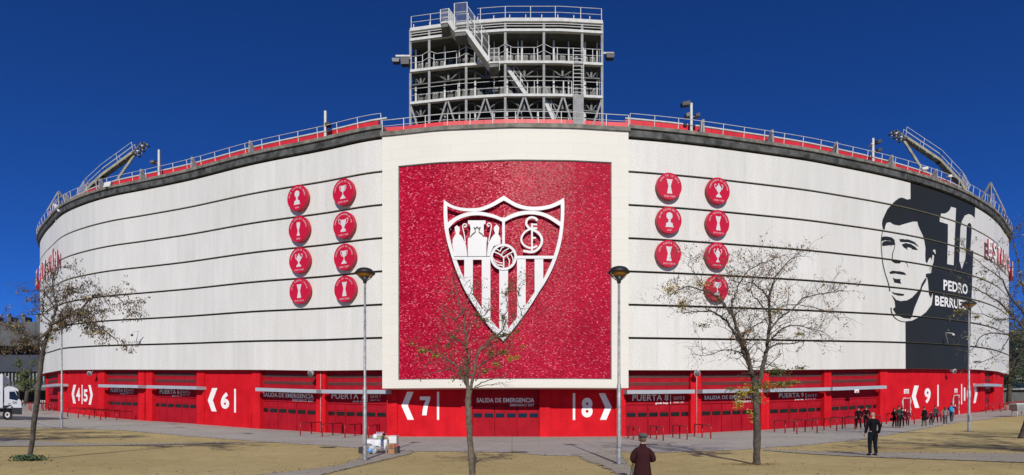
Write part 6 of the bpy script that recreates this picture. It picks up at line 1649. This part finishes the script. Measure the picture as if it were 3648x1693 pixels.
# bollards far left
for i in range(8):
    p=G(140+i*6.4,1452); root=thing('bollard',p,'slim steel bollard in the row before the far left building','bollard','bollards far left'); mb=MB(); mb.tube([p,p+Vector((0,0,1.0))],.06,6); mb.build('post','steel_light',root)
# person in beret and long coat, near the camera
YL=13.3
lp=Vector((X_(2289,YL),YL,gnd(0,YL))); 
def lady():
    p=lp; root=thing('person',p,'person in a grey beret and long dark maroon coat seen from behind','person')
    mar=(.034,.010,.012); TT=lambda v:(p.x+v[0],p.y+v[1],p.z+v[2])
    topz=EYE+(HZ-1543)*YL/F-p.z   # beret top
    def put(name,chains,m,sub=2):
        vs,fs=skinmesh(chains,sub); mb=MB(); mb.add([TT(v) for v in vs],fs,0,None,True); return mb.build(name,m,root)
    hz_=topz-.12
    body=[[(0,0,.75,.10,.09),(0,0,.95,.10,.08),(0,0,hz_-.30,.11,.08),(0,.01,hz_-.20,.06,.055),(.005,.02,hz_-.13,.045,.045),(.01,.03,hz_-.05,.068,.075),(.01,.035,hz_+.02,.068,.08),(.01,.03,hz_+.07,.03,.035)]]
    for sg in (-1,1):
        e=(sg*(.235 if sg<0 else .26),-.02,.95 if sg<0 else .93); w_=(-.14,.22,.86) if sg<0 else (.16,.20,.92)
        body.append([(0,0,hz_-.30,.11,.08),(sg*.15,0,hz_-.33,.045),(*e,.035),(*w_,.026)])
        h_=Vector(w_)+Vector((-sg*.02,.06,.01)); body[-1].append((*h_,.030,.016))
        for f in range(4): q=h_+Vector(((f-1.5)*.019,.045,.0)); body.append([(*h_,.030,.016),(*q,.009),(*(q+Vector((0,.025,-.015))),.007)])
        body.append([(*w_,.026),(*(Vector(w_)+Vector((-sg*.03,.03,.01))),.010),(*(Vector(w_)+Vector((-sg*.04,.06,.01))),.008)])
        body.append([(0,0,.75,.10,.09),(sg*.08,0,.68,.075),(sg*.08,.01,.38,.045),(sg*.08,0,.09,.032),(sg*.08,.10,.04,.028)])
    put('body',body,pm(SKIN,rough=.6))
    def el(name,lst,m):
        mb=MB()
        for c,r in lst: mm=MB(); mm.blob(c,r,nu=12,nv=8); mb.add([TT(v) for v in mm.v],mm.f,0,None,True)
        return mb.build(name,m,root)
    el('ear',[((.085,.02,hz_-.02),(.010,.018,.03)),((-.065,.02,hz_-.02),(.010,.018,.03)),((.01,.115,hz_-.02),(.012,.018,.022))],pm(SKIN,rough=.6))
    el('eyes_and_mouth',[((-.02,.10,hz_+.0),(.011,.008,.006)),((.04,.10,hz_+.0),(.011,.008,.006)),((.01,.10,hz_-.065),(.022,.007,.005))],pm((.08,.03,.025)))
    # hair
    mb=MB(); mm=MB(); mm.loft([(.01,.005,hz_-.085,.055,.05),(.01,.0,hz_-.05,.077,.075),(.01,.01,hz_+.02,.082,.09)]); mb.add([TT(v) for v in mm.v],mm.f,0,None,True); mb.build('hair',pm((.10,.075,.06)),root)
    # glasses arm
    mb=MB(); mb.tube([TT((.088,.0,hz_+.005)),TT((.09,.10,hz_+.0)),TT((.05,.115,hz_+.0))],.004,5); mb.build('glasses','black',root)
    # beret: wide soft puck
    mb=MB(); mm=MB(); mm.loft([(.01,.0,hz_+.025,.088,.098),(.01,0,hz_+.035,.105,.115),(.01,-.01,hz_+.06,.118,.128),(.01,-.01,hz_+.095,.105,.112),(.01,-.01,hz_+.118,.06,.065),(.01,-.01,hz_+.122,.01,.01)]); mb.add([TT(v) for v in mm.v],mm.f,0,None,True)
    mb.build('beret',mat('grey_felt',(.075,.080,.080),.95,var=.15,vscale=40,bump=.4,bscale=90),root)
    coat=mat('maroon_wool',mar,.95,var=.25,vscale=25,bump=.5,bscale=120,spec=.15)
    s_=hz_-.33
    ch=[[(0,0,.72,.195,.15),(0,0,.88,.185,.14),(0,-.015,s_-.12,.19,.13),(0,-.01,s_+.04,.135,.10),(.005,0,s_+.135,.07,.068)]]
    ch.append([(0,-.01,s_+.04,.135,.10),(-.13,0,s_+.03,.085,.08),(-.205,0,s_-.03,.078),(-.245,-.01,.92,.066),(-.16,.18,.84,.052)])
    ch.append([(0,-.01,s_+.04,.135,.10),(.13,0,s_+.03,.085,.08),(.205,0,s_-.03,.078),(.275,-.01,.90,.068),(.19,.16,.89,.052)])
    put('coat',ch,coat)
    mb=MB(); n=40; vs=[]; rg=[(.12,.255,.20),(.16,.255,.20),(.35,.240,.188),(.55,.218,.170),(.72,.195,.150),(.85,.178,.135),(.98,.17,.125)]
    for (z,a,b) in rg:
        for i in range(n):
            t=2*math.pi*i/n; f=1+.03*math.sin(t*7+1)*(1-z); vs.append(TT((a*f*math.cos(t),b*f*math.sin(t),z)))
    mb.add(vs,[(j*n+i,j*n+(i+1)%n,(j+1)*n+(i+1)%n,(j+1)*n+i) for j in range(len(rg)-1) for i in range(n)]+[tuple(range(n))[::-1],tuple((len(rg)-1)*n+i for i in range(n))],0,None,True); mb.build('coat_skirt',coat,root)
    mb=MB(); mm=MB(); mm.loft([(.005,-.005,s_+.10,.085,.08),(.005,-.005,s_+.15,.082,.078),(.008,.0,s_+.20,.07,.07)],cap=False); mb.add([TT(v) for v in mm.v],mm.f,0,None,True); mb.build('collar',coat,root)
    mb=MB(); mb.tube([TT((.075*math.cos(t)+.008,.073*math.sin(t),s_+.205)) for t in np.linspace(-1.2,1.5,8)],.007,5); mb.build('shirt_collar',pm((.6,.5,.5)),root)
    put('shoe',[[(-.08,-.04,.04,.04),(-.08,.15,.03,.035)]],pm((.02,.02,.02))); put('shoe',[[(.08,-.04,.04,.04),(.08,.15,.03,.035)]],pm((.02,.02,.02)))
    bg_=thing('shoulder_bag',TT((-.24,.02,.45)),'dark bag with metal clasp hanging at the left of the person in the beret','bag')
    mb=MB(); mm=MB(); mm.loft([(-.25,.06,.20,.05,.12),(-.25,.06,.26,.06,.15),(-.25,.06,.42,.05,.14),(-.25,.06,.47,.03,.11)]); mb.add([TT(v) for v in mm.v],mm.f,0,None,True); mb.build('pouch',pm((.03,.02,.02)),bg_)
    mb=MB(); mb.tube([TT((-.25,-.06,.45)),TT((-.235,-.03,.7)),TT((-.19,.1,.85))],.009,5); mb.tube([TT((-.25,.18,.45)),TT((-.235,.15,.7)),TT((-.17,.18,.85))],.009,5); mb.build('strap',pm((.03,.02,.02)),bg_)
    mb=MB(); mm=MB(); mm.blob((-.26,-.08,.46),(.02,.012,.03)); mb.add([TT(v) for v in mm.v],mm.f,0,None,True); mb.build('clasp','white',bg_)
lady()
for m in list(bpy.data.meshes):
    if m.users==0: bpy.data.meshes.remove(m)
